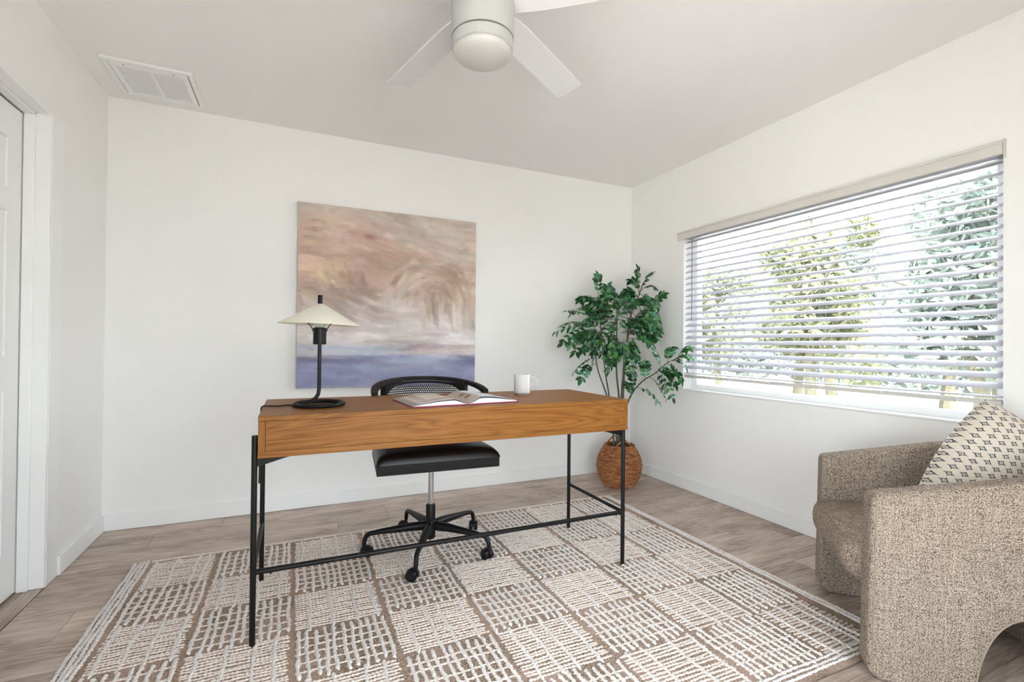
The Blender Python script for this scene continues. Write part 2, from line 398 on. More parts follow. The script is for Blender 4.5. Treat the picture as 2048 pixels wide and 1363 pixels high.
# planks in the doorway run the other way behind a narrow transition strip
for a, b, nm in ((-3.70, -Wd - 0.001, 'plank'), (-3.90, -3.7015, 'plank'), (-4.10, -3.9015, 'plank'), (-4.30, -4.1015, 'plank')):
    p = MB().box(-0.45, 0.45, -(b - a) / 2, (b - a) / 2, -0.0139, 0.0)
    o = link(nm, p.mesh(nm, M['plank']), fl, 0, loc=((a + b) / 2, -1.10, 0)); o.rotation_euler = (0, 0, pi / 2)

struct(MB().box(-Wd - 0.12, 0.25, YB - 0.25, 0.15, H, H + 0.12).build('ceiling', M['ceiling']), 'off-white flat ceiling')
struct(MB().box(-Wd - 0.12, 0.12, 0.0, 0.12, -0.06, H).build('wall_back', M['wall']), 'off-white wall behind the desk')
# right wall with the window opening
WY0, WY1, WZ0, WZ1 = -2.417, -0.623, 0.735, 1.905
wr = MB().box(0, 0.14, YB - 0.12, WY0, -0.06, H).box(0, 0.14, WY1, 0.0, -0.06, H).box(0, 0.14, WY0, WY1, -0.06, WZ0).box(0, 0.14, WY0, WY1, WZ1, H)
struct(wr.build('wall_right', M['wall']), 'off-white wall with the wide window')
# left wall with the door opening
DY1, DY0, DZ = -0.668, -1.49, 2.05
wl = MB().box(-Wd - 0.12, -Wd, DY1, 0.0, -0.06, H).box(-Wd - 0.12, -Wd, LY1, DY0, -0.06, H).box(-Wd - 0.12, -Wd, YB - 0.12, LY0, -0.06, H).box(-Wd - 0.12, -Wd, LY0, LY1, LZ1, H).box(-Wd - 0.12, -Wd, LY0, LY1, -0.06, LZ0).box(-Wd - 0.12, -Wd, DY0, DY1, DZ, H)
struct(wl.build('wall_left', M['wall']), 'off-white wall beside the white door')
# rear wall, behind the camera, with an unseen window added to let in fill light
RX0, RX1, RZ0, RZ1 = -2.75, -1.15, 0.10, 1.80
wb = MB().box(-Wd - 0.12, RX0, YB - 0.12, YB, -0.06, H).box(RX1, 0.12, YB - 0.12, YB, -0.06, H).box(RX0, RX1, YB - 0.12, YB, RZ1, H).box(RX0, RX1, YB - 0.12, YB, -0.06, RZ0)
struct(wb.build('wall_rear', M['wall']), 'off-white wall behind the camera')

# baseboards
BH, BT = 0.09, 0.013
def baseboard(name, x0, x1, y0, y1):
    return struct(MB().box(x0, x1, y0, y1, 0.001, BH).build(name, M['trim'], bevel=0.003), 'plain white baseboard')
baseboard('baseboard_back', -Wd + BT, 0.0, -BT, 0.0)
baseboard('baseboard_right', -BT, 0.0, YB, -BT)
baseboard('baseboard_left', -Wd, -Wd + BT, -0.56, 0.0)
baseboard('baseboard_rear', -Wd, -BT, YB, YB + BT)

# door casing, jamb, stop
cs = MB().box(-Wd, -Wd + 0.004, DY1, DY1 + 0.105, 0.001, DZ + 0.0).box(-Wd, -Wd + 0.004, DY0 - 0.105, DY0, 0.001, DZ)
struct(cs.build('trim_1', M['trim'], bevel=0.0015), 'flat white casing of the door')
jm = MB().box(-Wd - 0.119, -Wd + 0.002, DY1 - 0.012, DY1, 0.001, DZ).box(-Wd - 0.119, -Wd + 0.002, DY0, DY0 + 0.012, 0.001, DZ).box(-Wd - 0.119, -Wd + 0.002, DY0, DY1, DZ - 0.012, DZ)
struct(jm.build('trim_2', M['trim'], bevel=0.003), 'white door jamb')
st = MB().box(-Wd - 0.086, -Wd - 0.048, DY1 - 0.024, DY1 - 0.0125, 0.001, DZ - 0.0125).box(-Wd - 0.086, -Wd - 0.048, DY0 + 0.0125, DY0 + 0.024, 0.001, DZ - 0.0125).box(-Wd - 0.086, -Wd - 0.048, DY0 + 0.0125, DY1 - 0.0125, DZ - 0.024, DZ - 0.0125)
struct(st.build('trim_3', M['trim'], bevel=0.003), 'white door stop strip')
# six panel door
dx = -Wd - 0.088; dy1, dy0 = DY1 - 0.027, DY0 + 0.027
door = MB().box(dx - 0.034, dx - 0.006, dy0, dy1, 0.010, DZ - 0.03)
dw = dy1 - dy0
cols = ((dy1 - 0.105 - 0.245, dy1 - 0.105), (dy0 + 0.105, dy0 + 0.105 + 0.245))
prow = ((0.20, 0.86), (1.0, 1.585), (1.68, 1.88))
# stiles and rails stand proud of the panels
ys = [dy0, dy0 + 0.105, dy0 + 0.350, dy1 - 0.350, dy1 - 0.105, dy1]
for a, b in ((ys[0], ys[1]), (ys[2], ys[3]), (ys[4], ys[5])): door.box(dx - 0.0062, dx, a, b, 0.010, DZ - 0.03)
for a, b in ((0.010, 0.20), (0.86, 1.0), (1.585, 1.68), (1.88, DZ - 0.03)):
    for c, d in ((ys[1], ys[2]), (ys[3], ys[4])): door.box(dx - 0.0062, dx, c, d, a, b)
do = door.build('door_1', M['door'], bevel=0.0); struct(do, 'white six-panel door in the left wall')
for c, d in ((ys[1], ys[2]), (ys[3], ys[4])):
    for a, b in prow:
        MB().add([Vector(p) for p in ((dx - 0.0055, c + 0.006, a + 0.006), (dx - 0.0055, d - 0.006, a + 0.006), (dx - 0.0055, d - 0.006, b - 0.006), (dx - 0.0055, c + 0.006, b - 0.006),
                 (dx - 0.0005, c + 0.035, a + 0.035), (dx - 0.0005, d - 0.035, a + 0.035), (dx - 0.0005, d - 0.035, b - 0.035), (dx - 0.0005, c + 0.035, b - 0.035))],
                 [(4, 5, 6, 7), (0, 1, 5, 4), (1, 2, 6, 5), (2, 3, 7, 6), (3, 0, 4, 7)]).build('door_panel', M['door'], do)

# closet room behind the door, closed to the outside
hb = MB().box(-Wd - 1.1, -Wd - 1.0, -2.2, 0.0, -0.06, H).box(-Wd - 1.1, -Wd - 0.12, -2.2, 0.0, H, H + 0.1).box(-Wd - 1.0, -Wd - 0.12, -0.2, -0.1, -0.06, H).box(-Wd - 1.0, -Wd - 0.12, -2.2, -2.1, -0.06, H)
struct(hb.build('wall_hall', M['wall']), 'white walls of the hall behind the door')
# window frame, pane
def window(name, label, boxes, pane):
    f = MB()
    for b in boxes: f.box(*b)
    o = struct(f.build(name, M['frame_white'], bevel=0.003), label)
    MB().box(*pane).build('window_pane', M['glass'], o); return o
a, b, c, d = WY0 + 0.001, WY1 - 0.001, WZ0 + 0.001, WZ1 - 0.001
window('window_1', 'wide white vinyl window behind the blind',
       [(0.085, 0.135, a, a + 0.05, c, d), (0.085, 0.135, b - 0.05, b, c, d), (0.085, 0.135, a + 0.05, b - 0.05, c, c + 0.045), (0.085, 0.135, a + 0.05, b - 0.05, d - 0.045, d)], (0.112, 0.116, a + 0.05, b - 0.05, c + 0.045, d - 0.045))
struct(MB().box(0.001, 0.084, a, b, WZ0 + 0.0005, WZ0 + 0.012).build('trim_4', M['trim'], bevel=0.003), 'white window sill')
window('fill_window_rear', 'added unseen window behind the camera for fill light',
       [(RX0, RX0 + 0.05, YB - 0.09, YB - 0.04, RZ0, RZ1), (RX1 - 0.05, RX1, YB - 0.09, YB - 0.04, RZ0, RZ1), (RX0 + 0.05, RX1 - 0.05, YB - 0.09, YB - 0.04, RZ0, RZ0 + 0.05), (RX0 + 0.05, RX1 - 0.05, YB - 0.09, YB - 0.04, RZ1 - 0.05, RZ1),
        (-1.98, -1.92, YB - 0.085, YB - 0.045, RZ0 + 0.05, RZ1 - 0.05)], (RX0 + 0.05, RX1 - 0.05, YB - 0.068, YB - 0.064, RZ0 + 0.05, RZ1 - 0.05))

window('fill_window_side', 'added unseen side opening beside the camera for fill light',
       [(-Wd - 0.09, -Wd - 0.04, LY0, LY0 + 0.05, LZ0, LZ1), (-Wd - 0.09, -Wd - 0.04, LY1 - 0.05, LY1, LZ0, LZ1), (-Wd - 0.09, -Wd - 0.04, LY0 + 0.05, LY1 - 0.05, LZ0, LZ0 + 0.05), (-Wd - 0.09, -Wd - 0.04, LY0 + 0.05, LY1 - 0.05, LZ1 - 0.05, LZ1)],
       (-Wd - 0.067, -Wd - 0.063, LY0 + 0.05, LY1 - 0.05, LZ0 + 0.05, LZ1 - 0.05))

# ============================================================ OUTSIDE
gr = MB().box(0.3, 40, -30, 40, -0.45, -0.35).box(-40, 0.3, -40, YB - 0.3, -0.45, -0.35).box(-40, -Wd - 1.3, YB - 0.3, 20, -0.45, -0.35)
struct(gr.build('ground', M['ground']), 'pale sunlit ground outside the window')

def tree(x, y, h, r, mat, label, n=4600, leaf=0.12, z0=-0.35, base=0.25):
    t = thing('garden_tree', label, 'tree', (x, y, z0), 0, 'trees outside the window')
    rd = random.Random(int(x * 100 + y * 10))
    tk = MB(); P = [(0, 0, 0)]
    for k in range(1, 6): P.append((0.08 * k * rd.uniform(-1, 1), 0.08 * k * rd.uniform(-1, 1), h * 0.75 * k / 5))
    tk.tube(P, [0.12 * h / 4 * (1 - 0.16 * k) for k in range(6)], 8); tk.build('trunk', M['bark'], t, True)
    for k in range(6):
        bb = MB(); a = rd.uniform(0, 2 * pi); s = Vector(P[2 + k % 3]); e = s + Vector((cos(a) * r * 0.75, sin(a) * r * 0.75, r * 0.45))
        bb.tube([s, (s + e) / 2 + Vector((0, 0, 0.1)), e], [0.045, 0.03, 0.012], 6); bb.build('branch', M['bark'], t, True)
    fo = MB(); cl = []
    for _ in range(20):
        q = r * rd.uniform(0.25, 0.45); aa = rd.uniform(0, 2 * pi); rr_ = (r - q) * sqrt(rd.random()); cl.append((Vector((rr_ * cos(aa), rr_ * sin(aa), h * rd.uniform(base, 0.92))), q))
    for _ in range(n):
        c, q = rd.choice(cl); d = Vector((rd.gauss(0, 1), rd.gauss(0, 1), rd.gauss(0, 1))).normalized() * q * rd.uniform(0.5, 1)
        p = c + d; u = Vector((rd.gauss(0, 1), rd.gauss(0, 1), rd.gauss(0, 1))).normalized(); w = u.orthogonal().normalized()
        L = leaf * rd.uniform(0.6, 1.3)
        fo.add([p - u * L, p + w * L * 0.45, p + u * L, p - w * L * 0.45], [(0, 1, 2, 3)])
    fo.build('foliage', mat, t, kind='stuff')
tree(7.2, 0.5, 4.3, 1.45, M['tree_leaf_cool'], 'cool green tree nearest the right end of the window')
tree(7.6, 3.5, 4.4, 1.5, M['tree_leaf'], 'yellow-green leafy tree in the middle of the window view')
tree(7.0, 6.6, 3.3, 1.5, M['tree_leaf'], 'low yellow-green tree nearest the left end of the window')
tree(11.6, 1.9, 5.6, 1.9, M['tree_leaf_cool'], 'tall blue-green tree far back on the right of the window')
tree(12.0, 5.8, 5.3, 1.9, M['tree_leaf_cool'], 'pale green tree farther back in the middle')
tree(11.8, 9.8, 4.6, 1.9, M['tree_leaf'], 'yellowish tree farthest back on the left')
tree(9.4, 1.9, 4.6, 0.95, M['tree_leaf_cool'], 'slim pale tree between the two nearest trees on the right')
tree(9.6, 5.2, 4.4, 0.95, M['tree_leaf'], 'slim yellowish tree between the two nearest trees on the left')
hd = MB(); rd = random.Random(3)
for _ in range(5200):
    p = Vector((16 + rd.uniform(-0.5, 0.5), rd.uniform(-6, 16), rd.uniform(-0.35, 1.3) + rd.uniform(0, 0.25))); u = Vector((rd.gauss(0, 1), rd.gauss(0, 1), rd.gauss(0, 1))).normalized(); w = u.orthogonal().normalized(); L = 0.17
    hd.add([p - u * L, p + w * L * 0.5, p + u * L, p - w * L * 0.5], [(0, 1, 2, 3)])
ho = thing('garden_hedge', 'long low green hedge across the far side of the garden', 'hedge', (0, 0, 0)); hd.build('foliage', M['tree_leaf_cool'], ho, kind='stuff')
kb = thing('street_kerb', 'straight pale concrete kerb crossing the ground below the trees', 'kerb', (4.4, 3.0, -0.35))
for k in range(9): MB().box(-0.09, 0.09, -6.3 + k * 1.4, -6.3 + k * 1.4 + 1.385, 0, 0.14).build('kerb_stone', M['kerb'], kb, bevel=0.015)

# ============================================================ BLIND
bl = thing('window_blind', 'wide white slatted blind with grey wand hanging in the window', 'blind', (0, -1.52, 0.83))
def B(): return MB()
def bb(mb, name, mat, **k):
    for i, v in enumerate(mb.v): mb.v[i] = v - Vector((0, -1.52, 0.83))
    return mb.build(name, mat, bl, **k)
SY0, SY1 = -2.409, -0.630
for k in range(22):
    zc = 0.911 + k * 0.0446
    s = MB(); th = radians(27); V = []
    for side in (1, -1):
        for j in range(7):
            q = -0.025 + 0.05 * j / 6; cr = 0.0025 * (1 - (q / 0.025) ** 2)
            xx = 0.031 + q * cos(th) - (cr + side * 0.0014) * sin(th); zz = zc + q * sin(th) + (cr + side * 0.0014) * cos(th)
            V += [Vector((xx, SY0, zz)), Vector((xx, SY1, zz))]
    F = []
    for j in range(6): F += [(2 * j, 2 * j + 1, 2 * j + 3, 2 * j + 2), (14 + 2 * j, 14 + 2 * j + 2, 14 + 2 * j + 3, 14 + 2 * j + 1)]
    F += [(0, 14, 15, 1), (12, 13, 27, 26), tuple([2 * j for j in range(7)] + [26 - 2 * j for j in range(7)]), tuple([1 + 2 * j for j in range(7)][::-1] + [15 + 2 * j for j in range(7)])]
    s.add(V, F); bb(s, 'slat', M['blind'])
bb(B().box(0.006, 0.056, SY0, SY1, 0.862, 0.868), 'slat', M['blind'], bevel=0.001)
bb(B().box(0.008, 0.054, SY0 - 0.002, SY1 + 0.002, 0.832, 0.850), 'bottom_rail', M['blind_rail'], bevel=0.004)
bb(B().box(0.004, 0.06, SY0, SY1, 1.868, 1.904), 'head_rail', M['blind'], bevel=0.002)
# valance with returns, standing proud of the wall
va = B().box(-0.020, -0.008, -2.424, -0.575, 1.868, 1.925)
bb(va, 'valance', M['blind_rail'], bevel=0.004)
bb(B().box(-0.026, -0.0205, -2.424, -0.575, 1.912, 1.925), 'valance_lip', M['blind_rail'], bevel=0.002)
bb(B().box(-0.024, -0.001, -2.4275, -2.4245, 1.858, 1.93), 'valance_clip', M['blind_rail'], bevel=0.001)
bb(B().box(-0.0078, -0.001, -0.586, -0.576, 1.87, 1.92), 'valance_return', M['blind_rail'])
for y in (-0.729, -1.036, -1.341, -1.651, -1.959, -2.263):
    bb(B().tube([(0.0045, y, 0.84), (0.0045, y, 1.87)], 0.0008, 5), 'ladder_cord', M['cord'])
    bb(B().tube([(0.0575, y, 0.84), (0.0575, y, 1.87)], 0.0008, 5), 'ladder_cord', M['cord'])
    bb(B().tube([(0.0, y, 0.853), (0.001, y - 0.006, 0.845), (-0.002, y - 0.002, 0.834), (0.001, y + 0.005, 0.829), (0.004, y + 0.001, 0.84)], 0.0017, 6), 'cord_knot', M['string'])
bb(B().tube([(-0.006, -0.712, 1.862), (-0.006, -0.710, 1.262)], 0.0032, 8), 'wand', M['wand'], smooth=True)
bb(B().tube([(0.002, -1.555, 0.83), (-0.002, -1.56, 0.75), (-0.003, -1.585, 0.725), (-0.003, -1.60, 0.69), (-0.003, -1.603, 0.665)], 0.0009, 5), 'loose_string', M['string'])

# ============================================================ CEILING VENT
vt = thing('ceiling_vent', 'white double-louvre return air vent on the ceiling above the corner', 'vent', (-3.35, -0.285, H))
x0, x1, y0, y1 = -0.19, 0.19, -0.20, 0.195
fr = MB().box(x0, x1, y0, y0 + 0.024, -0.014, -0.0005).box(x0, x1, y1 - 0.024, y1, -0.014, -0.0005).box(x0, x0 + 0.022, y0 + 0.024, y1 - 0.024, -0.014, -0.0005).box(x1 - 0.022, x1, y0 + 0.024, y1 - 0.024, -0.014, -0.0005)
fr.build('frame', M['trim'], vt, bevel=0.002)
MB().box(x0 + 0.022, x1 - 0.022, y0 + 0.024, y1 - 0.024, -0.0030, -0.0008).build('backing', M['screw'], vt)
ix0, ix1, iy0, iy1 = x0 + 0.025, x1 - 0.029, y0 + 0.029, y1 - 0.026
g = MB().box(ix0, ix1, iy0, iy0 + 0.035, -0.012, -0.004).box(ix0, ix1, iy1 - 0.022, iy1, -0.012, -0.004)
g.box(ix0, ix0 + 0.026, iy0 + 0.035, iy1 - 0.022, -0.012, -0.004).box(ix1 - 0.026, ix1, iy0 + 0.035, iy1 - 0.022, -0.012, -0.004).box(-0.008, 0.008, iy0 + 0.035, iy1 - 0.022, -0.012, -0.004)
g.build('grille_door', M['trim'], vt, bevel=0.001)
NS = 20
for cx0, cx1 in ((ix0 + 0.0262, -0.0082), (0.0082, ix1 - 0.0262)):
    for k in range(NS):
        yy = iy0 + 0.037 + (iy1 - 0.022 - iy0 - 0.037 - 0.012) * k / (NS - 1)
        mm = Matrix.Translation((0, yy + 0.006, -0.0085)) @ Matrix.Rotation(radians(7), 4, 'X')
        MB().box(cx0, cx1, -0.0068, 0.0068, -0.0006, 0.0006, mm).build('louvre', M['trim'], vt)
for sx in (ix0 + 0.06, ix1 - 0.06):
    MB().lathe([(0, -0.0145), (0.004, -0.0138), (0.005, -0.012)], 12).build('screw', M['screw'], vt).location = (sx, iy0 + 0.014, 0)

# ============================================================ CEILING FAN
fan = thing('ceiling_fan', 'white five-blade ceiling fan with frosted dome light', 'fan', (-2.095, -1.865, H))
HR = 0.112
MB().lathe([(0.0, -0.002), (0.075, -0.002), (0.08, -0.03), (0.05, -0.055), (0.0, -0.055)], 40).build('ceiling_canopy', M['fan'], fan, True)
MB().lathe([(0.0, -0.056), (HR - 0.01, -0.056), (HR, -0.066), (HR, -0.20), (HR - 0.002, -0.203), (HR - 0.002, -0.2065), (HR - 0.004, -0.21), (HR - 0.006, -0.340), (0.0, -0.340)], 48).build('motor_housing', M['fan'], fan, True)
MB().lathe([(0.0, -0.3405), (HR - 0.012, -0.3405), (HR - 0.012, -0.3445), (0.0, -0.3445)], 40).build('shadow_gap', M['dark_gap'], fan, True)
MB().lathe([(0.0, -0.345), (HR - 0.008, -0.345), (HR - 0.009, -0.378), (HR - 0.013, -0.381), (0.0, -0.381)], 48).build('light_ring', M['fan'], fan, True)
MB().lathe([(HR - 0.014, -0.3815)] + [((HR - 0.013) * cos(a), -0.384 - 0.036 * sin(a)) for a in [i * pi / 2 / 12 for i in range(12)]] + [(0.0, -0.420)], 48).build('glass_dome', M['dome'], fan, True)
for k in range(5):
    a = radians(104.5 + 72 * k * -1)
    mm = Matrix.Rotation(a, 4, 'Z') @ Matrix.Translation((0, 0, -0.222)) @ Matrix.Rotation(radians(-13), 4, 'X')
    pts = [(0.10, -0.050), (0.20, -0.058), (0.60, -0.062), (0.648, -0.060), (0.657, -0.052), (0.657, 0.052), (0.648, 0.060), (0.60, 0.062), (0.20, 0.058), (0.10, 0.050)]
    MB().prism(pts, -0.0035, 0.0035, mm).build('blade', M['fan_blade'], fan, bevel=0.0015)
    m2 = Matrix.Rotation(a, 4, 'Z') @ Matrix.Translation((0, 0, -0.216)) @ Matrix.Rotation(radians(-13), 4, 'X')
    MB().prism([(0.095, -0.03), (0.15, -0.03), (0.165, 0.0), (0.15, 0.03), (0.095, 0.03)], -0.0018, 0.0018, m2).build('blade_arm', M['fan'], fan, bevel=0.001)

# ============================================================ PAINTING
def vnoise(u, v, fx, fy, seed):
    rs = np.random.RandomState(seed); gx, gy = int(fx) + 3, int(fy) + 3; L = rs.rand(gy, gx)
    x = u * fx; y = v * fy; xi = np.floor(x).astype(int) % (gx - 1); yi = np.floor(y).astype(int) % (gy - 1)
    a = x - np.floor(x); b = y - np.floor(y); a = a * a * (3 - 2 * a); b = b * b * (3 - 2 * b)
    return (L[yi, xi] * (1 - a) + L[yi, xi + 1] * a) * (1 - b) + (L[yi + 1, xi] * (1 - a) + L[yi + 1, xi + 1] * a) * b
def fbm(u, v, fx, fy, seed, o=4):
    r = 0; am = 0.5
    for k in range(o): r = r + am * vnoise(u + 5, v + 5, fx * 2 ** k, fy * 2 ** k, seed + k) if False else r + am * vnoise(u, v, fx * 2 ** k, fy * 2 ** k, seed + k); am *= 0.5
    return r / (1 - 0.5 ** o)
def lin(c):
    c = np.asarray(c, float) / 255.0
    return np.where(c <= 0.04045, c / 12.92, ((c + 0.055) / 1.055) ** 2.4)
NP = 300
uu, vv = np.meshgrid(np.linspace(0, 1, NP), np.linspace(0, 1, NP))
sm = lambda e0, e1, x: (lambda t: t * t * (3 - 2 * t))(np.clip((x - e0) / (e1 - e0), 0, 1))
wx = (fbm(uu, vv, 4, 4, 11, 6) - 0.5) * 1.5; wy = (fbm(uu, vv, 4, 4, 23, 6) - 0.5) * 1.5
st1 = fbm(uu + 0.1 * wx, vv + 0.05 * wy, 5, 34, 41, 4)      # horizontal strokes
st2 = fbm(uu + 0.04 * wx, vv + 0.2 * wy, 26, 4, 61, 4)      # vertical strokes
bl_ = fbm(uu, vv, 6, 6, 91, 5)
img = np.zeros((NP, NP, 3)); img[:] = (190, 177, 169)
def lay(mask, col, k=1.0):
    m = np.clip(mask * k, 0, 1)[..., None]; img[:] = img * (1 - m) + np.array(col, float) * m
def blob(cx, cy, rx, ry, soft=1.0, w=0.35):
    d = np.sqrt(((uu + w * wx * rx * 2 - cx) / rx) ** 2 + ((vv + w * wy * ry * 2 - cy) / ry) ** 2); return 1 - sm(1 - 0.6 * soft, 1 + 0.4 * soft, d)
edge = 0.105 + 0.36 * np.clip(uu - 0.35, 0, 0.45) + 0.05 * wx
band = sm(-0.01, 0.02, vv - edge) * (1 - sm(0.42, 0.6, vv))
lay(band * sm(0.0, 0.2, uu + 0.2), (188, 160, 146), 0.95)
lay(blob(0.15, 0.10, 0.28, 0.05) + blob(0.92, 0.14, 0.12, 0.10), (202, 175, 160), 0.7)
lay(sm(0.36, 0.44, uu + 0.1 * wx) * (1 - sm(-0.02, 0.01, vv - edge)), (188, 174, 165), 0.7)
lay(sm(0.45, 0.75, st1) * (1 - sm(0.5, 0.7, vv)), (170, 150, 138), 0.35)
lay(sm(0.45, 0.7, st1[::-1]) * (1 - sm(0.5, 0.7, vv)), (208, 190, 178), 0.3)
# pale lower sky
lay(sm(0.48, 0.62, vv + 0.12 * wy) * (1 - sm(0.80, 0.86, vv)), (203, 191, 188), 0.9)
lay(blob(0.62, 0.69, 0.5, 0.07) + blob(0.9, 0.62, 0.2, 0.12), (217, 210, 210), 0.7)
lay(sm(0.5, 0.72, st1) * sm(0.45, 0.6, vv) * (1 - sm(0.80, 0.84, vv)), (178, 164, 162), 0.55)
lay(sm(0.55, 0.75, fbm(uu, vv, 4, 26, 131)) * sm(0.5, 0.6, vv) * (1 - sm(0.80, 0.84, vv)), (224, 218, 218), 0.6)
# left brown verticals and cream patch
lay(blob(0.20, 0.37, 0.13, 0.10) * sm(0.42, 0.62, st2), (140, 114, 96), 0.9)
lay(blob(0.07, 0.34, 0.09, 0.06), (212, 186, 158), 0.6)
lay(blob(0.10, 0.50, 0.20, 0.10) * sm(0.4, 0.6, st1), (158, 140, 132), 0.8)
lay(blob(0.24, 0.46, 0.10, 0.10) * sm(0.45, 0.65, st2), (152, 136, 128), 0.7)
lay(blob(0.36, 0.52, 0.05, 0.12) * sm(0.4, 0.62, st2), (158, 148, 146), 0.7)
lay(blob(0.22, 0.62, 0.25, 0.08), (172, 157, 152), 0.55)
# swirl on the right
cx, cy = 0.73, 0.52
dx_, dy_ = uu - cx, (vv - cy) * 0.92; rr = np.sqrt(dx_ ** 2 + dy_ ** 2) + 0.05 * wx; an = np.arctan2(-dy_, dx_)
sw = 0.5 + 0.5 * np.sin(rr * 66 + an * 1.6 + 7 * wy + 8 * bl_ + 5 * st2)
upper = sm(-0.6, 0.1, an) * (1 - sm(2.6, 3.1, an))
ring_ = sm(0.04, 0.09, rr) * (1 - sm(0.24, 0.33, rr))
lay(ring_ * upper * sw * sm(0.25, 0.6, bl_), (222, 210, 198), 0.75)
lay(ring_ * upper * (1 - sw) * sm(0.3, 0.65, 1 - bl_), (158, 136, 122), 0.6)
lay(blob(0.74, 0.50, 0.07, 0.09) * sm(0.3, 0.6, st2), (150, 132, 122), 0.85)
lay(blob(0.86, 0.46, 0.07, 0.14) * sm(0.35, 0.6, st2), (166, 144, 128), 0.8)
lay(blob(0.93, 0.56, 0.07, 0.12) * sm(0.4, 0.6, st2), (170, 158, 150), 0.8)
lay(blob(0.865, 0.55, 0.02, 0.09), (220, 212, 205), 0.8)
lay(blob(0.60, 0.32, 0.25, 0.05, 1.2) * sm(0.35, 0.6, st1), (172, 150, 137), 0.7)
# dark streak, blue wave, ground
lay(blob(0.62, 0.775, 0.24, 0.018, 1.2), (158, 144, 148), 0.8)
lay(blob(0.50, 0.745, 0.18, 0.012, 1.2), (165, 148, 148), 0.6)
lay(blob(0.22, 0.79, 0.28, 0.035, 1.2) + blob(0.5, 0.835, 0.35, 0.02, 1.3), (163, 176, 200), 0.75)
lay(blob(0.12, 0.80, 0.10, 0.012, 1.2), (205, 196, 190), 0.6)
lay(sm(0.825, 0.845, vv + 0.02 * wx - 0.012 * np.cos(uu * 7)), (138, 140, 172), 0.96)
lay(sm(0.825, 0.84, vv + 0.015 * wx) * (1 - sm(0.87, 0.95, vv)) * (sm(0.25, 0.36, uu) * (1 - sm(0.72, 0.86, uu + 0.8 * (vv - 0.83)))), (176, 180, 198), 0.75)
lay((1 - sm(0.34, 0.46, uu)) * blob(0.15, 0.845, 0.35, 0.022, 0.9), (113, 112, 142), 0.7)
lay(sm(0.78, 0.88, uu) * blob(0.93, 0.85, 0.17, 0.035, 0.9), (106, 108, 142), 0.75)
lay(blob(0.42, 0.87, 0.06, 0.03), (120, 120, 146), 0.45)
lay(sm(0.4, 0.7, st1) * sm(0.86, 0.9, vv), (150, 152, 184), 0.4)
img += (bl_[..., None] - 0.5) * 40 + (st1[..., None] - 0.5) * 26 + (fbm(uu + 0.3 * wx, vv + 0.3 * wy, 14, 40, 201, 4)[..., None] - 0.5) * 22
# brush work: short curved strokes that follow the paint's flow
rs = np.random.RandomState(77)
def flow(u, v):
    ru, rv = u - cx, v - cy; r_ = math.hypot(ru, rv)
    if 0.10 < r_ < 0.30 and rv < 0.03 and rs.rand() < 0.8: return (-rv / r_, ru / r_ * 0.9)
    if u > 0.66 and 0.42 < v < 0.66: return (0.12 + 0.5 * (u - 0.75), 1.0)
    if 0.08 < u < 0.36 and 0.30 < v < 0.46 and rs.rand() < 0.6: return (0.15, 1.0)
    if u < 0.40 and 0.46 <= v < 0.66: return (0.85, 0.42)
    if v < 0.32 and 0.3 < u < 0.85: return (0.95, 0.26)
    return (1.0, 0.05)
for q_ in range(2300):
    u, v = rs.rand(), rs.rand(); lb = v > 0.83
    i0, j0 = int(u * (NP - 1)), int(v * (NP - 1)); c0 = img[j0, i0].copy(); am_ = 5 if lb else 10
    c0 += rs.randn() * am_ + rs.randn(3) * 2.5; wd = rs.randint(1, 4 if v > 0.5 else 5); Ln = rs.randint(8, 42); al = rs.uniform(0.2, 0.55)
    x_, y_ = i0, j0; hair = 0.55 + 0.45 * rs.rand(2 * wd + 1, 2 * wd + 1)
    for t_ in range(Ln):
        if t_ % 5 == 0: fu, fv = flow(x_ / NP, y_ / NP)
        x_ += fu * 1.1; y_ += fv * 1.1
        a_, b_ = int(x_) - wd, int(y_) - wd
        if a_ < 0 or b_ < 0 or a_ + 2 * wd + 1 > NP or b_ + 2 * wd + 1 > NP: break
        k_ = (al * (1 - t_ / Ln) * 0.5 * hair)[..., None]
        img[b_:b_ + 2 * wd + 1, a_:a_ + 2 * wd + 1] = img[b_:b_ + 2 * wd + 1, a_:a_ + 2 * wd + 1] * (1 - k_) + c0 * k_
img = np.clip(img, 0, 255)
pt = thing('abstract_painting', 'square unframed abstract canvas of tan clouds over slate blue on the back wall', 'painting', (-2.053, -0.002, 0.773))
cw, ch, cdp = 1.205, 1.195, 0.034
cv = MB(); X_ = (uu - 0.5) * cw; Z_ = (1 - vv) * ch
cv.v = [Vector((float(a), -cdp, float(b))) for a, b in zip(X_.ravel(), Z_.ravel())]
cv.f = [(i * NP + j, (i + 1) * NP + j, (i + 1) * NP + j + 1, i * NP + j + 1) for i in range(NP - 1) for j in range(NP - 1)]
me = cv.mesh('painted_canvas', M['painting']); at = me.color_attributes.new('Col', 'FLOAT_COLOR', 'POINT')
colr = np.ones((NP * NP, 4)); colr[:, :3] = lin(img).reshape(-1, 3); at.data.foreach_set('color', colr.astype(np.float32).ravel())
link('painted_canvas', me, pt)
MB().box(-cw / 2, cw / 2, -cdp + 0.0004, -0.001, 0, ch).build('stretcher', M['canvas_edge'], pt)

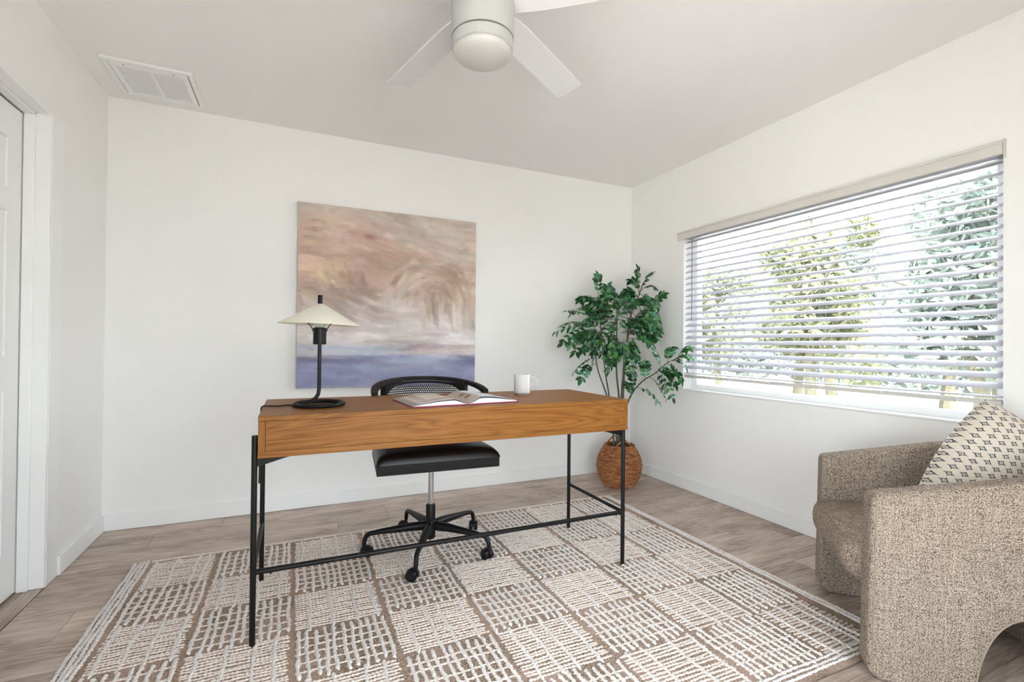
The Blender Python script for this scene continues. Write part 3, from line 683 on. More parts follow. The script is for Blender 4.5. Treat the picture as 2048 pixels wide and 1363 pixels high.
# ============================================================ RUG
rug = thing('area_rug', 'large cream and brown checked rug of looped cords under the desk', 'rug', (-1.99, -1.472, 0))
RX, RY = 1.36, 0.917
base = MB(); nx, ny = 60, 42
for j in range(ny + 1):
    for i in range(nx + 1):
        x = -RX + 2 * RX * i / nx; y = -RY + 2 * RY * j / ny
        if i in (0, nx): x += 0.003 * sin(j * 2.1)
        base.v.append(Vector((x, y, 0.0075 if 0 < i < nx and 0 < j < ny else 0.004)))
base.f = [(j * (nx + 1) + i, j * (nx + 1) + i + 1, (j + 1) * (nx + 1) + i + 1, (j + 1) * (nx + 1) + i) for j in range(ny) for i in range(nx)]
n0 = len(base.v); base.v += [Vector((-RX, -RY, 0.0006)), Vector((RX, -RY, 0.0006)), Vector((RX, RY, 0.0006)), Vector((-RX, RY, 0.0006))]
base.f.append((n0 + 3, n0 + 2, n0 + 1, n0))
base.build('rug_backing', M['rug_base'], rug)
def cordv(V, F, p0, p1, r, step, wob, rd):
    """half-round cord with bumps; V,F are growing lists"""
    x0, y0 = p0; x1, y1 = p1; L = math.hypot(x1 - x0, y1 - y0); n = max(3, int(L / step)); ux, uy = (x1 - x0) / L, (y1 - y0) / L; o = len(V)
    ph = rd.uniform(0, 6); w1 = rd.uniform(9, 16)
    for i in range(n + 1):
        t = i / n; q = 0.5 + 0.5 * (i % 2) if step > 0.004 else 1; k = r * (0.62 + 0.46 * (i % 2)) * rd.uniform(0.76, 1.2)
        if i in (0, n): k *= 0.45
        off = wob * sin(ph + L * t * w1 * 2) + rd.uniform(-1, 1) * r * 0.28
        cx_ = x0 + ux * L * t - uy * off; cy_ = y0 + uy * L * t + ux * off
        for a in (0, 0.27, 0.5, 0.73, 1):
            aa = pi * a; s = cos(aa) * k; h = sin(aa) * k * 1.05
            V.append((cx_ - uy * s, cy_ + ux * s, 0.0068 + h))
        if i:
            b = o + i * 5; c_ = b - 5
            for m in range(4): F.append((c_ + m, b + m, b + m + 1, c_ + m + 1))
        else: F.append((o, o + 1, o + 2, o + 3, o + 4))
    b = o + n * 5; F.append((b + 4, b + 3, b + 2, b + 1, b))
TV, TF, SV, SF = [], [], [], []
rd = random.Random(5)
CX0, CY0 = -RX + 0.022, RY - 0.045; CWX = (2 * RX - 0.044) / 8; CWY = (2 * RY - 0.10) / 6
for i in range(8):
    for j in range(6):
        ax, ay = CX0 + i * CWX, CY0 - j * CWY          # left, far corner of the cell
        if i == 0: ax += 0.055
        w_ = CWX - (0.055 if i == 0 else 0) - (0.05 if i == 7 else 0)
        if (i + j) % 2 == 1:      # cords along y, crossed by thin ones
            m = int(round(w_ / 0.0305)); gap = 0.002
            for k in range(m):
                x = ax + gap + (w_ - 2 * gap) * (k + 0.5) / m + rd.uniform(-0.0035, 0.0035)
                a_, b_ = rd.uniform(-0.008, 0.016), rd.uniform(-0.012, 0.02)
                cordv(TV, TF, (x, ay - a_), (x + rd.uniform(-0.004, 0.004), ay - CWY + b_), 0.0073, 0.0070, 0.0024, rd)
            for k in range(5):
                yy = ay - 0.03 - (CWY - 0.05) * (k + 0.5) / 5 + rd.uniform(-0.008, 0.008)
                cordv(SV, SF, (ax + 0.004, yy), (ax + w_ - 0.01, yy + rd.uniform(-0.006, 0.006)), 0.0046, 0.0062, 0.0022, rd)
        else:
            m = 17
            for k in range(m):
                yy = ay - 0.004 - (CWY - 0.012) * (k + 0.5) / m + rd.uniform(-0.0012, 0.0012)
                cordv(SV, SF, (ax + 0.002 + rd.uniform(0, 0.008), yy), (ax + w_ - 0.008 - rd.uniform(0, 0.012), yy + rd.uniform(-0.003, 0.003)), 0.0052, 0.0066, 0.0022, rd)
            for k in range(4):
                x = ax + w_ * (k + 0.5) / 4 + rd.uniform(-0.022, 0.022)
                cordv(TV, TF, (x, ay + 0.008), (x + rd.uniform(-0.005, 0.005), ay - CWY - 0.008), 0.0070, 0.0070, 0.0028, rd)
for k in range(4):
    x = -RX + 0.010 + k * 0.0165
    cordv(TV, TF, (x, RY - 0.012), (x, -RY + 0.02), 0.0074, 0.0070, 0.0018, rd)
for k in range(3):
    x = RX - 0.010 - k * 0.015
    cordv(TV, TF, (x, RY - 0.012), (x, -RY + 0.02), 0.0052, 0.0066, 0.0015, rd)
for k in range(2): cordv(SV, SF, (-RX + 0.07, RY - 0.012 - k * 0.014), (RX - 0.05, RY - 0.012 - k * 0.014), 0.0046, 0.006, 0.001, rd)
for k in range(3): cordv(TV, TF, (-RX + 0.07, -RY + 0.026 + k * 0.017), (RX - 0.05, -RY + 0.026 + k * 0.017), 0.0058, 0.0064, 0.0015, rd)
for nm, V, F, mt in (('thick_pile_cord', TV, TF, 'cord_thick'), ('thin_pile_cord', SV, SF, 'cord_thin')):
    me = bpy.data.meshes.new(nm); me.from_pydata(V, [], F); me.materials.append(M[mt]); me.polygons.foreach_set('use_smooth', [True] * len(me.polygons)); me.update()
    link(nm, me, rug, kind='stuff')
RZ = 0.0085   # height at which feet press into the pile

# ============================================================ DESK
DX0, DX1, DYN, DYF, DT, DBt = -2.779, -1.199, -1.510, -0.952, 0.807, 0.661
dk = thing('writing_desk', 'golden oak writing desk on thin black metal frame', 'desk', ((DX0 + DX1) / 2, (DYN + DYF) / 2, 0))
hx, hy = (DX1 - DX0) / 2, (DYF - DYN) / 2
MB().box(-hx, hx, -hy, hy, DT - 0.018, DT).build('desk_top', M['oak'], dk, bevel=0.0012)
MB().box(-hx + 0.024, hx - 0.020, -hy + 0.0015, -hy + 0.018, DBt + 0.0225, DT - 0.0185).build('front_panel', M['oak'], dk, bevel=0.0008)
for a_, b_ in ((-hx + 0.0008, -hx + 0.0228), (hx - 0.0188, hx - 0.0008)):
    MB().box(a_, b_, -hy + 0.0008, hy - 0.002, DBt + 0.0222, DT - 0.0182).build('side_panel', M['oak_v'], dk, bevel=0.001)
MB().box(-hx, hx, -hy + 0.0005, hy - 0.001, DBt, DBt + 0.022).build('bottom_panel', M['oak'], dk, bevel=0.001)
for k in range(3):
    a_ = -hx + 0.026 + k * (2 * hx - 0.052) / 3; b_ = a_ + (2 * hx - 0.052) / 3 - 0.004
    dr = MB().box(a_, b_, hy - 0.02, hy - 0.003, DBt + 0.026, DT - 0.022).build('drawer', M['oak'], dk, bevel=0.001)
LR = 0.0098
LXN, LXF = -hx - LR - 0.0005, hx + LR + 0.0005
yn_, yf_ = -hy + 0.020, hy - 0.035
# the legs stand outside the case on the left and right ends
for sx, x in ((-1, LXN), (1, hx - LR - 0.002)):
    top = 0.739 if sx < 0 else DBt - 0.0005
    for y in (yn_, yf_):
        MB().tube([(x, y, RZ), (x, y, top)], LR, 16).build('leg', M['black_metal'], dk, True)
    MB().tube([(x, yn_ + LR, 0.262), (x, yf_ - LR, 0.262)], 0.0085, 12).build('side_rail', M['black_metal'], dk, True)
    MB().box(x - 0.008, x + 0.008, yn_ + LR, yf_ - LR, DBt - 0.028, DBt - 0.001).build('cross_bar', M['black_metal'], dk, bevel=0.001)
    for y in (yn_, yf_):
        s = -sx
        tri = [(x + s * LR * 0.8, DBt - 0.001), (x + s * (LR + 0.10), DBt - 0.001), (x + s * (LR + 0.10), DBt - 0.004), (x + s * (LR + 0.02), DBt - 0.026), (x + s * LR * 0.8, DBt - 0.032)]
        mm = Matrix(((1, 0, 0, 0), (0, 0, 1, y), (0, 1, 0, 0), (0, 0, 0, 1)))
        MB().prism(tri, -0.002, 0.002, mm).build('gusset', M['black_metal'], dk)
MB().tube([(LXN + LR, yn_, 0.262), (hx - 2 * LR - 0.002, yn_, 0.262)], 0.0095, 14).build('long_rail', M['black_metal'], dk, True)
for x in (-hx + 0.045, hx - 0.05, hx - 0.03):
    MB().lathe([(0, -0.006), (0.004, -0.004), (0.0045, 0.0)], 10, Matrix.Translation((x, yn_, 0.2528))).build('rail_screw', M['black_metal'], dk, True)

# ============================================================ OFFICE CHAIR
ch_ = thing('desk_chair', 'black swivel desk chair with cane back and dark leather seat behind the desk', 'chair', (-2.02, -0.967, RZ), radians(-3))
for k in range(5):
    a = radians(28 + 3 + 72 * k); ca, sa = cos(a), sin(a)
    P = [(0.018 * ca, 0.018 * sa, 0.128), (0.10 * ca, 0.10 * sa, 0.128), (0.25 * ca, 0.25 * sa, 0.119), (0.300 * ca, 0.300 * sa, 0.113), (0.316 * ca, 0.316 * sa, 0.103), (0.324 * ca, 0.324 * sa, 0.078), (0.326 * ca, 0.326 * sa, 0.060)]
    leg = MB().tube(P, [0.024, 0.021, 0.013, 0.0115, 0.0115, 0.011, 0.010], 14).build('base_leg', M['black_metal'], ch_, True)
    cr = radians([70, 205, 25, 150, 110][k]); cx, cy = 0.326 * ca + 0.016 * cos(cr), 0.326 * sa + 0.016 * sin(cr)
    w = MB()
    ax_ = Vector((-sin(cr), cos(cr), 0))
    for sgn in (-1, 1):
        m_ = Matrix.Translation((cx, cy, 0.0265)) @ Matrix.Rotation(cr, 4, 'Z') @ Matrix.Translation((0, sgn * 0.014, 0)) @ Matrix.Rotation(radians(90), 4, 'X')
        w.lathe([(0, -0.010), (0.015, -0.010), (0.0165, -0.0085), (0.024, -0.0085), (0.0262, -0.0055), (0.0262, 0.0055), (0.024, 0.0085), (0.0165, 0.0085), (0.015, 0.010), (0, 0.010)], 24, m_)
    wo = w.build('caster', M['black_plastic'], ch_, True)
    hood = MB(); m_ = Matrix.Translation((cx, cy, 0.0265)) @ Matrix.Rotation(cr, 4, 'Z')
    V = []; n = 10
    for i in range(n + 1):
        t_ = pi * (0.0 + 1.0 * i / n)
        for yy in (-0.0035, 0.0035):
            V.append(m_ @ Vector((-0.029 * cos(t_), yy, 0.029 * sin(t_)))); V.append(m_ @ Vector((-0.020 * cos(t_), yy, 0.020 * sin(t_))))
    F = []
    for i in range(n):
        o = i * 4; F += [(o, o + 2, o + 6, o + 4), (o + 1, o + 5, o + 7, o + 3), (o, o + 4, o + 5, o + 1), (o + 2, o + 3, o + 7, o + 6)]
    hood.add(V, F).tube([(0.326 * ca, 0.326 * sa, 0.050), (0.326 * ca, 0.326 * sa, 0.062)], 0.0085, 10).build('caster_fork', M['black_plastic'], wo, True)
MB().lathe([(0, 0.062), (0.021, 0.062), (0.025, 0.067), (0.025, 0.100), (0.029, 0.108), (0.029, 0.150), (0.026, 0.156), (0.024, 0.158), (0.024, 0.232), (0.0215, 0.236), (0, 0.236)], 28).build('hub', M['black_metal'], ch_, True)
MB().tube([(0, 0, 0.2365), (0, 0, 0.440)], 0.0138, 20).build('gas_lift', M['chrome'], ch_, True, label='polished chrome gas lift column')
MB().box(-0.030, 0.030, -0.14, 0.14, 0.4405, 0.4565).build('tilt_plate', M['black_metal'], ch_, bevel=0.003)
MB().tube([(-0.2, -0.15, 0.448), (-0.03, -0.06, 0.448)], 0.005, 8).build('height_lever', M['black_metal'], ch_, True)
# seat: black wood frame with leather cushion
SH = 0.293
fpts = [(-SH, -0.225), (SH, -0.225), (SH * 0.93, 0.23), (-SH * 0.93, 0.23)]
MB().prism(fpts, 0.457, 0.503).build('seat_frame', M['ebony'], ch_, bevel=0.003)
cu = MB(); N = 26; lv = []
def cushion_mesh(hw, hd, z0, h, crown, r=0.03, N=24, taper=0.93, cy=0.0):
    mb = MB(); 
    def prof(t): # 0 centre..1 edge
        return sqrt(max(0.0, 1 - max(0.0, (t - (1 - r)) / r) ** 2))
    for j in range(N + 1):
        for i in range(N + 1):
            a = -1 + 2 * i / N; b = -1 + 2 * j / N
            a = math.copysign(1 - (1 - abs(a)) ** 1.6, a); b = math.copysign(1 - (1 - abs(b)) ** 1.6, b)
            fa = sqrt(max(0, 1 - abs(a) ** 14)); fb = sqrt(max(0, 1 - abs(b) ** 14))
            k = (1 - taper) * (b + 1) / 2
            mb.v.append(Vector((a * hw * (1 - k), cy + b * hd, z0 + h * fa * fb * (0.82 + 0.18 * (1 - a * a) * (1 - b * b)) + crown * (1 - a * a) * (1 - b * b))))
    o = len(mb.v)
    for j in range(N + 1):
        for i in range(N + 1):
            v = mb.v[j * (N + 1) + i]; mb.v.append(Vector((v.x, v.y, z0)))
    W1 = N + 1
    for j in range(N):
        for i in range(N):
            mb.f.append((j * W1 + i, j * W1 + i + 1, (j + 1) * W1 + i + 1, (j + 1) * W1 + i))
            mb.f.append((o + j * W1 + i, o + (j + 1) * W1 + i, o + (j + 1) * W1 + i + 1, o + j * W1 + i + 1))
    for i in range(N):
        mb.f.append((i + 1, i, o + i, o + i + 1)); q = N * W1
        mb.f.append((q + i, q + i + 1, o + q + i + 1, o + q + i))
        mb.f.append((i * W1, (i + 1) * W1, o + (i + 1) * W1, o + i * W1)); mb.f.append(((i + 1) * W1 + N, i * W1 + N, o + i * W1 + N, o + (i + 1) * W1 + N))
    return mb
cushion_mesh(SH + 0.004, 0.232, 0.5045, 0.055, 0.012, cy=0.002).build('seat_cushion', M['leather'], ch_, True, label='dark brown leather seat cushion')
# bent wood rail: high at the back, dropping forward to the arms
def rail_pt(a, r, dz=0.0):   # a = 0 at the back centre
    z = 0.868 - 0.052 * (1 - cos(a)) ** 1.2
    ry = r * (1.0)
    return Vector((r * 1.0 * sin(a), ry * cos(a) + 0.0, z + dz))
rl = MB(); n = 56; amax = radians(93)
for i in range(n + 1):
    a = -amax + 2 * amax * i / n
    wv = 0.015 + 0.006 * (1 - (a / amax) ** 2)
    for rr_, dz in ((-wv, -0.017), (wv, -0.017), (wv + 0.002, -0.008), (wv, 0.004), (-wv * 0.4, 0.006), (-wv, 0.001)):
        rl.v.append(rail_pt(a, 0.285 + rr_, dz))
    if i:
        o = i * 6
        for k in range(6): rl.f.append((o - 6 + k, o + k, o + (k + 1) % 6, o - 6 + (k + 1) % 6))
rl.f += [tuple(range(6)), tuple(n * 6 + k for k in range(6))[::-1]]
rl.build('arm_rail', M['ebony'], ch_, True, bevel=0.0)
# back frame under the rail
pa = radians(50)
def strip(a0, a1, zlo, zhi, r0, r1, n, name, mat, label=None):
    mb = MB()
    for i in range(n + 1):
        a = a0 + (a1 - a0) * i / n
        zl = zlo(a) if callable(zlo) else zlo; zh = zhi(a) if callable(zhi) else zhi
        for r, z in ((r0, zl), (r1, zl), (r1, zh), (r0, zh)): mb.v.append(Vector((r * sin(a), r * cos(a), z)))
        if i:
            o = i * 4
            for k in range(4): mb.f.append((o - 4 + k, o + k, o + (k + 1) % 4, o - 4 + (k + 1) % 4))
    mb.f += [(0, 1, 2, 3), (n * 4 + 3, n * 4 + 2, n * 4 + 1, n * 4)]
    return mb.build(name, mat, ch_, True, label=label)
railz = lambda a: 0.868 - 0.052 * (1 - cos(a)) ** 1.2 - 0.0205
strip(-pa, pa, lambda a: railz(a) - 0.014 - 0.04 * (abs(a) / pa) ** 6, railz, 0.268, 0.288, 30, 'top_rail', M['ebony'])
strip(-pa, pa, 0.575, 0.615, 0.268, 0.288, 24, 'bottom_rail', M['ebony'])
for s in (-1, 1):
    strip(s * pa, s * (pa + radians(5)), 0.505, railz, 0.262, 0.292, 3, 'back_post', M['ebony'])
cane = MB(); P_ = 0.0118; rc = 0.274; zlo_ = 0.6155
nr = int((railz(0) - 0.012 - zlo_) / P_)
for j in range(nr):
    z0 = zlo_ + j * P_; off = 0.5 * (j % 2); ncol = int(2 * pa * rc / P_)
    for i in range(ncol):
        s0 = -pa * rc + (i + off) * P_ ; s1 = s0 + P_
        am = abs((s0 + s1) / 2 / rc)
        if z0 + P_ > railz(am) - 0.008 - 0.04 * (am / pa) ** 6 or s1 > pa * rc: continue
        sc_, zc_ = (s0 + s1) / 2, z0 + P_ / 2; o = len(cane.v)
        outer = [(P_ / 2, 0), (P_ / 2, P_ / 2), (0, P_ / 2), (-P_ / 2, P_ / 2), (-P_ / 2, 0), (-P_ / 2, -P_ / 2), (0, -P_ / 2), (P_ / 2, -P_ / 2)]
        for dxx, dzz in outer: aa = (sc_ + dxx) / rc; cane.v.append(Vector((rc * sin(aa), rc * cos(aa), zc_ + dzz)))
        for k in range(8):
            t_ = 2 * pi * k / 8; aa = (sc_ + 0.0042 * cos(t_)) / rc; cane.v.append(Vector(((rc - 0.0008) * sin(aa), (rc - 0.0008) * cos(aa), zc_ + 0.0042 * sin(t_))))
        for k in range(8): cane.f.append((o + k, o + (k + 1) % 8, o + 8 + (k + 1) % 8, o + 8 + k))
cane.build('cane_panel', M['black_plastic'], ch_, label='black woven cane panel')

# ============================================================ TABLE LAMP
lp = thing('table_lamp', 'black loop-base table lamp with wide cream cone shade on the desk', 'lamp', (-2.573, -1.272, DT))
LRr = 0.0088; rr0 = 0.092
ringc = (0.002, 0.0)
pth = []
for i in range(41): 
    a = radians(200) - radians(352) * i / 40 * -1
    pth.append((ringc[0] + rr0 * cos(a), ringc[1] + rr0 * sin(a), LRr + 0.0006 + 0.0 * i))
tail = [(-0.086, -0.004, LRr + 0.003), (-0.074, -0.022, LRr + 0.007), (-0.052, -0.022, LRr + 0.010), (-0.030, -0.012, LRr + 0.013), (-0.012, -0.002, LRr + 0.024), (-0.003, 0.0, 0.048), (0.0, 0.0, 0.070), (0.0, 0.0, 0.255)]
MB().tube(pth, LRr, 12).build('base_loop', M['black_metal'], lp, True)
MB().tube(tail, LRr * 0.88, 12).build('stem', M['black_metal'], lp, True)
MB().lathe([(0, 0.250), (0.009, 0.250), (0.0245, 0.252), (0.0255, 0.256), (0.0255, 0.317), (0.022, 0.320), (0, 0.320)], 28).build('socket', M['black_metal'], lp, True)
for s in (-1, 1):
    MB().tube([(s * 0.0262, 0, 0.305), (s * 0.0285, 0, 0.316), (s * 0.036, 0, 0.328), (s * 0.058, 0, 0.352), (s * 0.05, 0, 0.375), (0.0, 0, 0.400)], 0.0022, 6).build('shade_holder', M['black_metal'], lp, True)
MB().lathe([(0, 0.3205), (0.016, 0.3205), (0.022, 0.331), (0.030, 0.350), (0.028, 0.371), (0.014, 0.386), (0, 0.389)], 24).build('bulb', M['dome'], lp, True)
tl = Matrix.Translation((0.0, 0, 0.332)) @ Matrix.Rotation(radians(1.6), 4, 'Y')
MB().lathe([(0.158, 0.0), (0.1575, 0.0015), (0.010, 0.086), (0.0, 0.0865), (0.0, 0.0845), (0.009, 0.0842), (0.155, 0.0)], 64, tl).build('lamp_shade', M['shade'], lp, True)
MB().lathe([(0, 0.4175), (0.0092, 0.4175), (0.0092, 0.452), (0.0085, 0.4535), (0, 0.4535)], 20).build('finial', M['black_metal'], lp, True)
MB().tube([(-0.087, 0.03, 0.0042), (-0.115, 0.035, 0.0042), (-0.15, 0.015, 0.004), (-0.185, 0.012, 0.006), (-0.203, 0.010, 0.007), (-0.2095, 0.008, 0.002), (-0.2105, 0.008, -0.02), (-0.2115, 0.01, -0.12), (-0.215, 0.03, -0.30)], 0.0034, 8).build('power_cord', M['rubber'], lp, True)

# ============================================================ MUG
mg = thing('coffee_mug', 'off-white stoneware mug at the right of the desk', 'mug', (-1.595, -1.153, DT + 0.0003), radians(-24))
MB().lathe([(0, 0.0085), (0.038, 0.0085), (0.0425, 0.013), (0.0425, 0.1045), (0.0415, 0.106), (0.0400, 0.1055), (0.0392, 0.104), (0.0392, 0.016), (0.036, 0.012), (0, 0.012)], 44).build('mug_body', M['mug'], mg, True)
MB().lathe([(0, 0), (0.036, 0), (0.0375, 0.002), (0.0375, 0.0088), (0, 0.0088)], 40).build('foot_ring', M['mug_foot'], mg, True)
hp = [(0.0415, 0, 0.088), (0.052, 0, 0.090)] + [(0.050 + 0.029 * cos(t_), 0, 0.057 + 0.033 * sin(t_)) for t_ in [radians(75 - 150 * i / 12) for i in range(13)]] + [(0.052, 0, 0.0245), (0.0415, 0, 0.0265)]
MB().tube(hp, 0.0042, 10).build('handle', M['mug'], mg, True)

# ============================================================ OPEN BOOK
bk = thing('open_book', 'large open illustrated hardcover book lying on the desk', 'book', (-2.0, -1.30, DT + 0.0004), radians(5.0))
# local: x across, y depth, spine at x=0; left page bulges, right page lies flatter
D2 = 0.150
for s, wdt, nm, mt in ((-1, 0.245, 'cover', 'cover_grey'), (1, 0.245, 'cover', 'cover_red')):
    a_, b_ = (s * 0.012, s * wdt); x0_, x1_ = min(a_, b_), max(a_, b_)
    MB().box(x0_, x1_, -D2, D2, 0.0, 0.0036).build(nm, M['cover_red'], bk, bevel=0.0008, label='crimson cloth cover board')
MB().box(-0.245, -0.222, -D2 - 0.0008, D2 + 0.001, 0.0030, 0.0044).build('jacket_flap', M['cover_grey'], bk, bevel=0.0004, label='grey dust jacket flap')
MB().box(-0.0115, 0.0115, -D2, D2, 0.0, 0.0022).build('spine', M['cover_red'], bk, bevel=0.0006)
def page_h(x, hmax, wdt, tail_h):
    t = x / wdt
    return tail_h + (hmax - tail_h) * (sin(min(1, t / 0.30) * pi / 2) if t < 0.30 else cos((t - 0.30) / 0.70 * pi / 2) ** 1.15)
def block(s, wdt, hmax, tail_h, name):
    mb = MB(); n = 24; m = 2
    for i in range(n + 1):
        x = 0.003 + (wdt - 0.003) * i / n; z = 0.0030 + page_h(x, hmax, wdt, tail_h) * (0.15 + 0.85 * min(1, i / 5))
        for y, zz in ((-D2 + 0.004, 0.003), (-D2 + 0.004, z), (D2 - 0.004, z), (D2 - 0.004, 0.003)): mb.v.append(Vector((s * x, y, zz)))
        if i:
            o = i * 4
            for k in range(4): mb.f.append((o - 4 + k, o + k, o + (k + 1) % 4, o - 4 + (k + 1) % 4) if s > 0 else (o + k, o - 4 + k, o - 4 + (k + 1) % 4, o + (k + 1) % 4))
    mb.f += [(0, 1, 2, 3), (n * 4 + 3, n * 4 + 2, n * 4 + 1, n * 4)]
    mb.build(name, M['page'], bk, True)
block(-1, 0.238, 0.017, 0.003, 'page_block'); block(1, 0.238, 0.021, 0.003, 'page_block')
def leaf_page(s, wdt, f, name, paint, ny_=34, nx_=40, label=None):
    mb = MB(); C = []
    for j in range(ny_ + 1):
        for i in range(nx_ + 1):
            x = 0.003 + (wdt - 0.003) * i / nx_; y = -D2 + 0.0045 + (2 * D2 - 0.009) * j / ny_
            mb.v.append(Vector((s * x, y, f(x, y)))); C.append(paint(i / nx_, j / ny_))
    W1 = nx_ + 1
    for j in range(ny_):
        for i in range(nx_):
            q = (j * W1 + i, j * W1 + i + 1, (j + 1) * W1 + i + 1, (j + 1) * W1 + i); mb.f.append(q if s > 0 else q[::-1])
    me = mb.mesh(name, M['print'], True); at = me.color_attributes.new('Col', 'FLOAT_COLOR', 'POINT')
    cc = np.ones((len(C), 4)); cc[:, :3] = lin(np.array(C)); at.data.foreach_set('color', cc.astype(np.float32).ravel())
    o = link(name, me, bk, label=label); sol = o.modifiers.new('s', 'SOLIDIFY'); sol.thickness = 0.0003; sol.offset = 1
    return o
def paintL(u, v):       # left page: soft beige photograph of a framed room
    c = np.array((196, 184, 186.)); 
    if 0.10 < u < 0.80 and 0.12 < v < 0.92:
        c = np.array((172, 152, 148.)) + 14 * sin(u * 9 + v * 4)
        if 0.24 < u < 0.66 and 0.25 < v < 0.80: c = np.array((205, 196, 182.)) + 6 * sin(v * 20)
        if 0.66 < u < 0.70 or 0.20 < u < 0.24: c = np.array((160, 132, 128.))
    elif u > 0.88: c = np.array((150, 142, 134.))
    return c
def paintM(u, v):       # middle leaf, beige with two dark blurred figures
    c = np.array((176, 164, 152.))
    if 0.52 < v < 0.62 and (0.22 < u < 0.44 or 0.56 < u < 0.76): c = np.array((112, 92, 76.)) + 30 * (sin(u * 70) > 0.2)
    return c
def paintR(u, v):
    if u < 0.30:
        c = np.array((178, 166, 154.))
        if 0.10 < u < 0.24 and (0.30 < v < 0.44 or 0.52 < v < 0.66): c = np.array((112, 92, 76.)) + 30 * (sin(v * 90) > 0.2)
        return c
    return np.array((206, 210, 222.)) + 4 * sin(v * 9)
leaf_page(-1, 0.238, lambda x, y: 0.0042 + page_h(x, 0.0215, 0.238, 0.0032) * (0.15 + 0.85 * min(1, x / 0.05)), 'left_page', paintL, label='printed left page with a beige interior photo')
leaf_page(1, 0.238, lambda x, y: 0.0043 + page_h(x, 0.0270, 0.238, 0.0032) * (0.15 + 0.85 * min(1, x / 0.05)), 'right_page', paintR, label='right page, beige by the gutter and white beyond')

# ============================================================ BASKET + PLANT
bs = thing('wicker_basket', 'round brown wicker basket with handles standing in the corner by the window', 'basket', (-0.395, -0.375, 0.001))
def brad(z):   # outer radius at height
    pts = [(0, 0.108), (0.03, 0.128), (0.09, 0.158), (0.15, 0.168), (0.20, 0.163), (0.25, 0.143), (0.29, 0.118), (0.305, 0.108)]
    for (z0, r0), (z1, r1) in zip(pts, pts[1:]):
        if z <= z1:
            t = (z - z0) / (z1 - z0); return r0 + (r1 - r0) * t
    return pts[-1][1]
NSPK = 30
MB().lathe([(0, 0.004), (0.100, 0.004)] + [(brad(0.305 * k / 16) - 0.007, 0.305 * k / 16 + (0.004 if k == 0 else 0)) for k in range(17)] + [(brad(0.305 * k / 16) - 0.010, 0.305 * k / 16) for k in range(16, 0, -1)] + [(0, 0.016)], 40).build('basket_liner', M['wicker'], bs, True)
zz = 0.004; k = 0
while zz < 0.300:      # each withy woven in and out of the stakes
    r = brad(zz); P = []
    for i in range(NSPK * 2 * 2):
        a = 2 * pi * i / (NSPK * 4); q = r + 0.0044 * cos(a * NSPK / 1 * 1.0 + pi * (k % 2)); P.append((q * cos(a), q * sin(a), zz + 0.0006 * sin(3 * a + k)))
    MB().tube(P, 0.0031, 5, closed=True).build('willow_weaver', M['wicker'], bs, True)
    zz += 0.0066; k += 1
for i in range(NSPK):
    a = 2 * pi * (i + 0.0) / NSPK
    MB().tube([((brad(0.305 * q / 8) - 0.0015) * cos(a), (brad(0.305 * q / 8) - 0.0015) * sin(a), 0.305 * q / 8 + 0.002) for q in range(9)], 0.0030, 5).build('willow_stake', M['wicker'], bs, True)
for ph in (0, pi):
    MB().tube([((0.110 + 0.004 * cos(a * 16 + ph)) * cos(a), (0.110 + 0.004 * cos(a * 16 + ph)) * sin(a), 0.307 + 0.004 * sin(a * 16 + ph)) for a in [2 * pi * i / 120 for i in range(120)]], 0.0042, 6, closed=True).build('rim_braid', M['wicker'], bs, True)
fdir = math.atan2(-0.911, -0.411)   # towards the desk
for s, a0 in ((1, fdir + 0.15), (-1, fdir + 0.15 + pi)):
    for ph in (0, 2.1, 4.2):
        P = []
        for i in range(31):
            t_ = i / 30; aa = a0 + (t_ - 0.5) * 1.25; hh = 0.305 + 0.052 * sin(pi * t_); rr_ = 0.108 - 0.014 * sin(pi * t_)
            P.append((rr_ * cos(aa) + 0.0035 * cos(t_ * 26 + ph) * cos(aa), rr_ * sin(aa) + 0.0035 * cos(t_ * 26 + ph) * sin(aa), hh + 0.0035 * sin(t_ * 26 + ph)))
        MB().tube(P, 0.0036, 6).build('handle', M['wicker'], bs, True)

pl_ = thing('potted_tree', 'tall bushy green artificial tree rising from the wicker basket', 'plant', (-0.395, -0.375, 0.0))
BX = Vector((-0.395, -0.375, 0))
MB().lathe([(0, 0.270), (0.09, 0.268), (0.098, 0.262), (0.098, 0.20), (0, 0.20)], 30).build('soil_plug', M['soil'], pl_, True)
CAMP = Vector((-2.66456, -3.39293, 1.06395)); Rv, Uv, Wv = Vector(R_), Vector(U_), Vector(W_)
def pw(px, py, off=0.0):
    """room point of the plant at a photo position, on the upright plane through the basket; off = metres towards the camera"""
    d = Wv + Rv * ((px - 1024) / 961.577) - Uv * ((py - 681.5) / 961.577); n = Vector((Wv.x, Wv.y, 0)).normalized()
    t = ((BX - CAMP).dot(n) - off) / d.dot(n); q = CAMP + d * t
    q.x = min(q.x, -0.045); q.y = min(q.y, -0.05)
    return q - BX
stems = [  # trunk paths in photo positions (x, y, towards-camera)
    ([(1232, 905, 0), (1232, 860, 0), (1214, 792, .02), (1196, 740, .04), (1186, 690, .06), (1160, 665, .08)], .0085),
    ([(1228, 905, .02), (1226, 860, .02), (1218, 790, .02), (1210, 740, .03), (1200, 640, .04), (1196, 590, .04)], .0085),
    ([(1238, 905, 0), (1238, 800, 0), (1233, 740, 0), (1234, 640, 0), (1237, 610, 0)], .0095),
    ([(1243, 905, .01), (1243, 800, .01), (1247, 740, .01), (1252, 690, .02), (1268, 640, .03), (1290, 620, .05)], .0095),
    ([(1246, 905, -.02), (1246, 800, -.02), (1252, 700, -.04), (1262, 630, -.08), (1278, 590, -.12), (1286, 565, -.13)], .009),
    ([(1248, 905, .03), (1250, 830, .03), (1262, 790, .05), (1285, 762, .10), (1312, 745, .17), (1335, 725, .24), (1358, 716, .30)], .0075)]
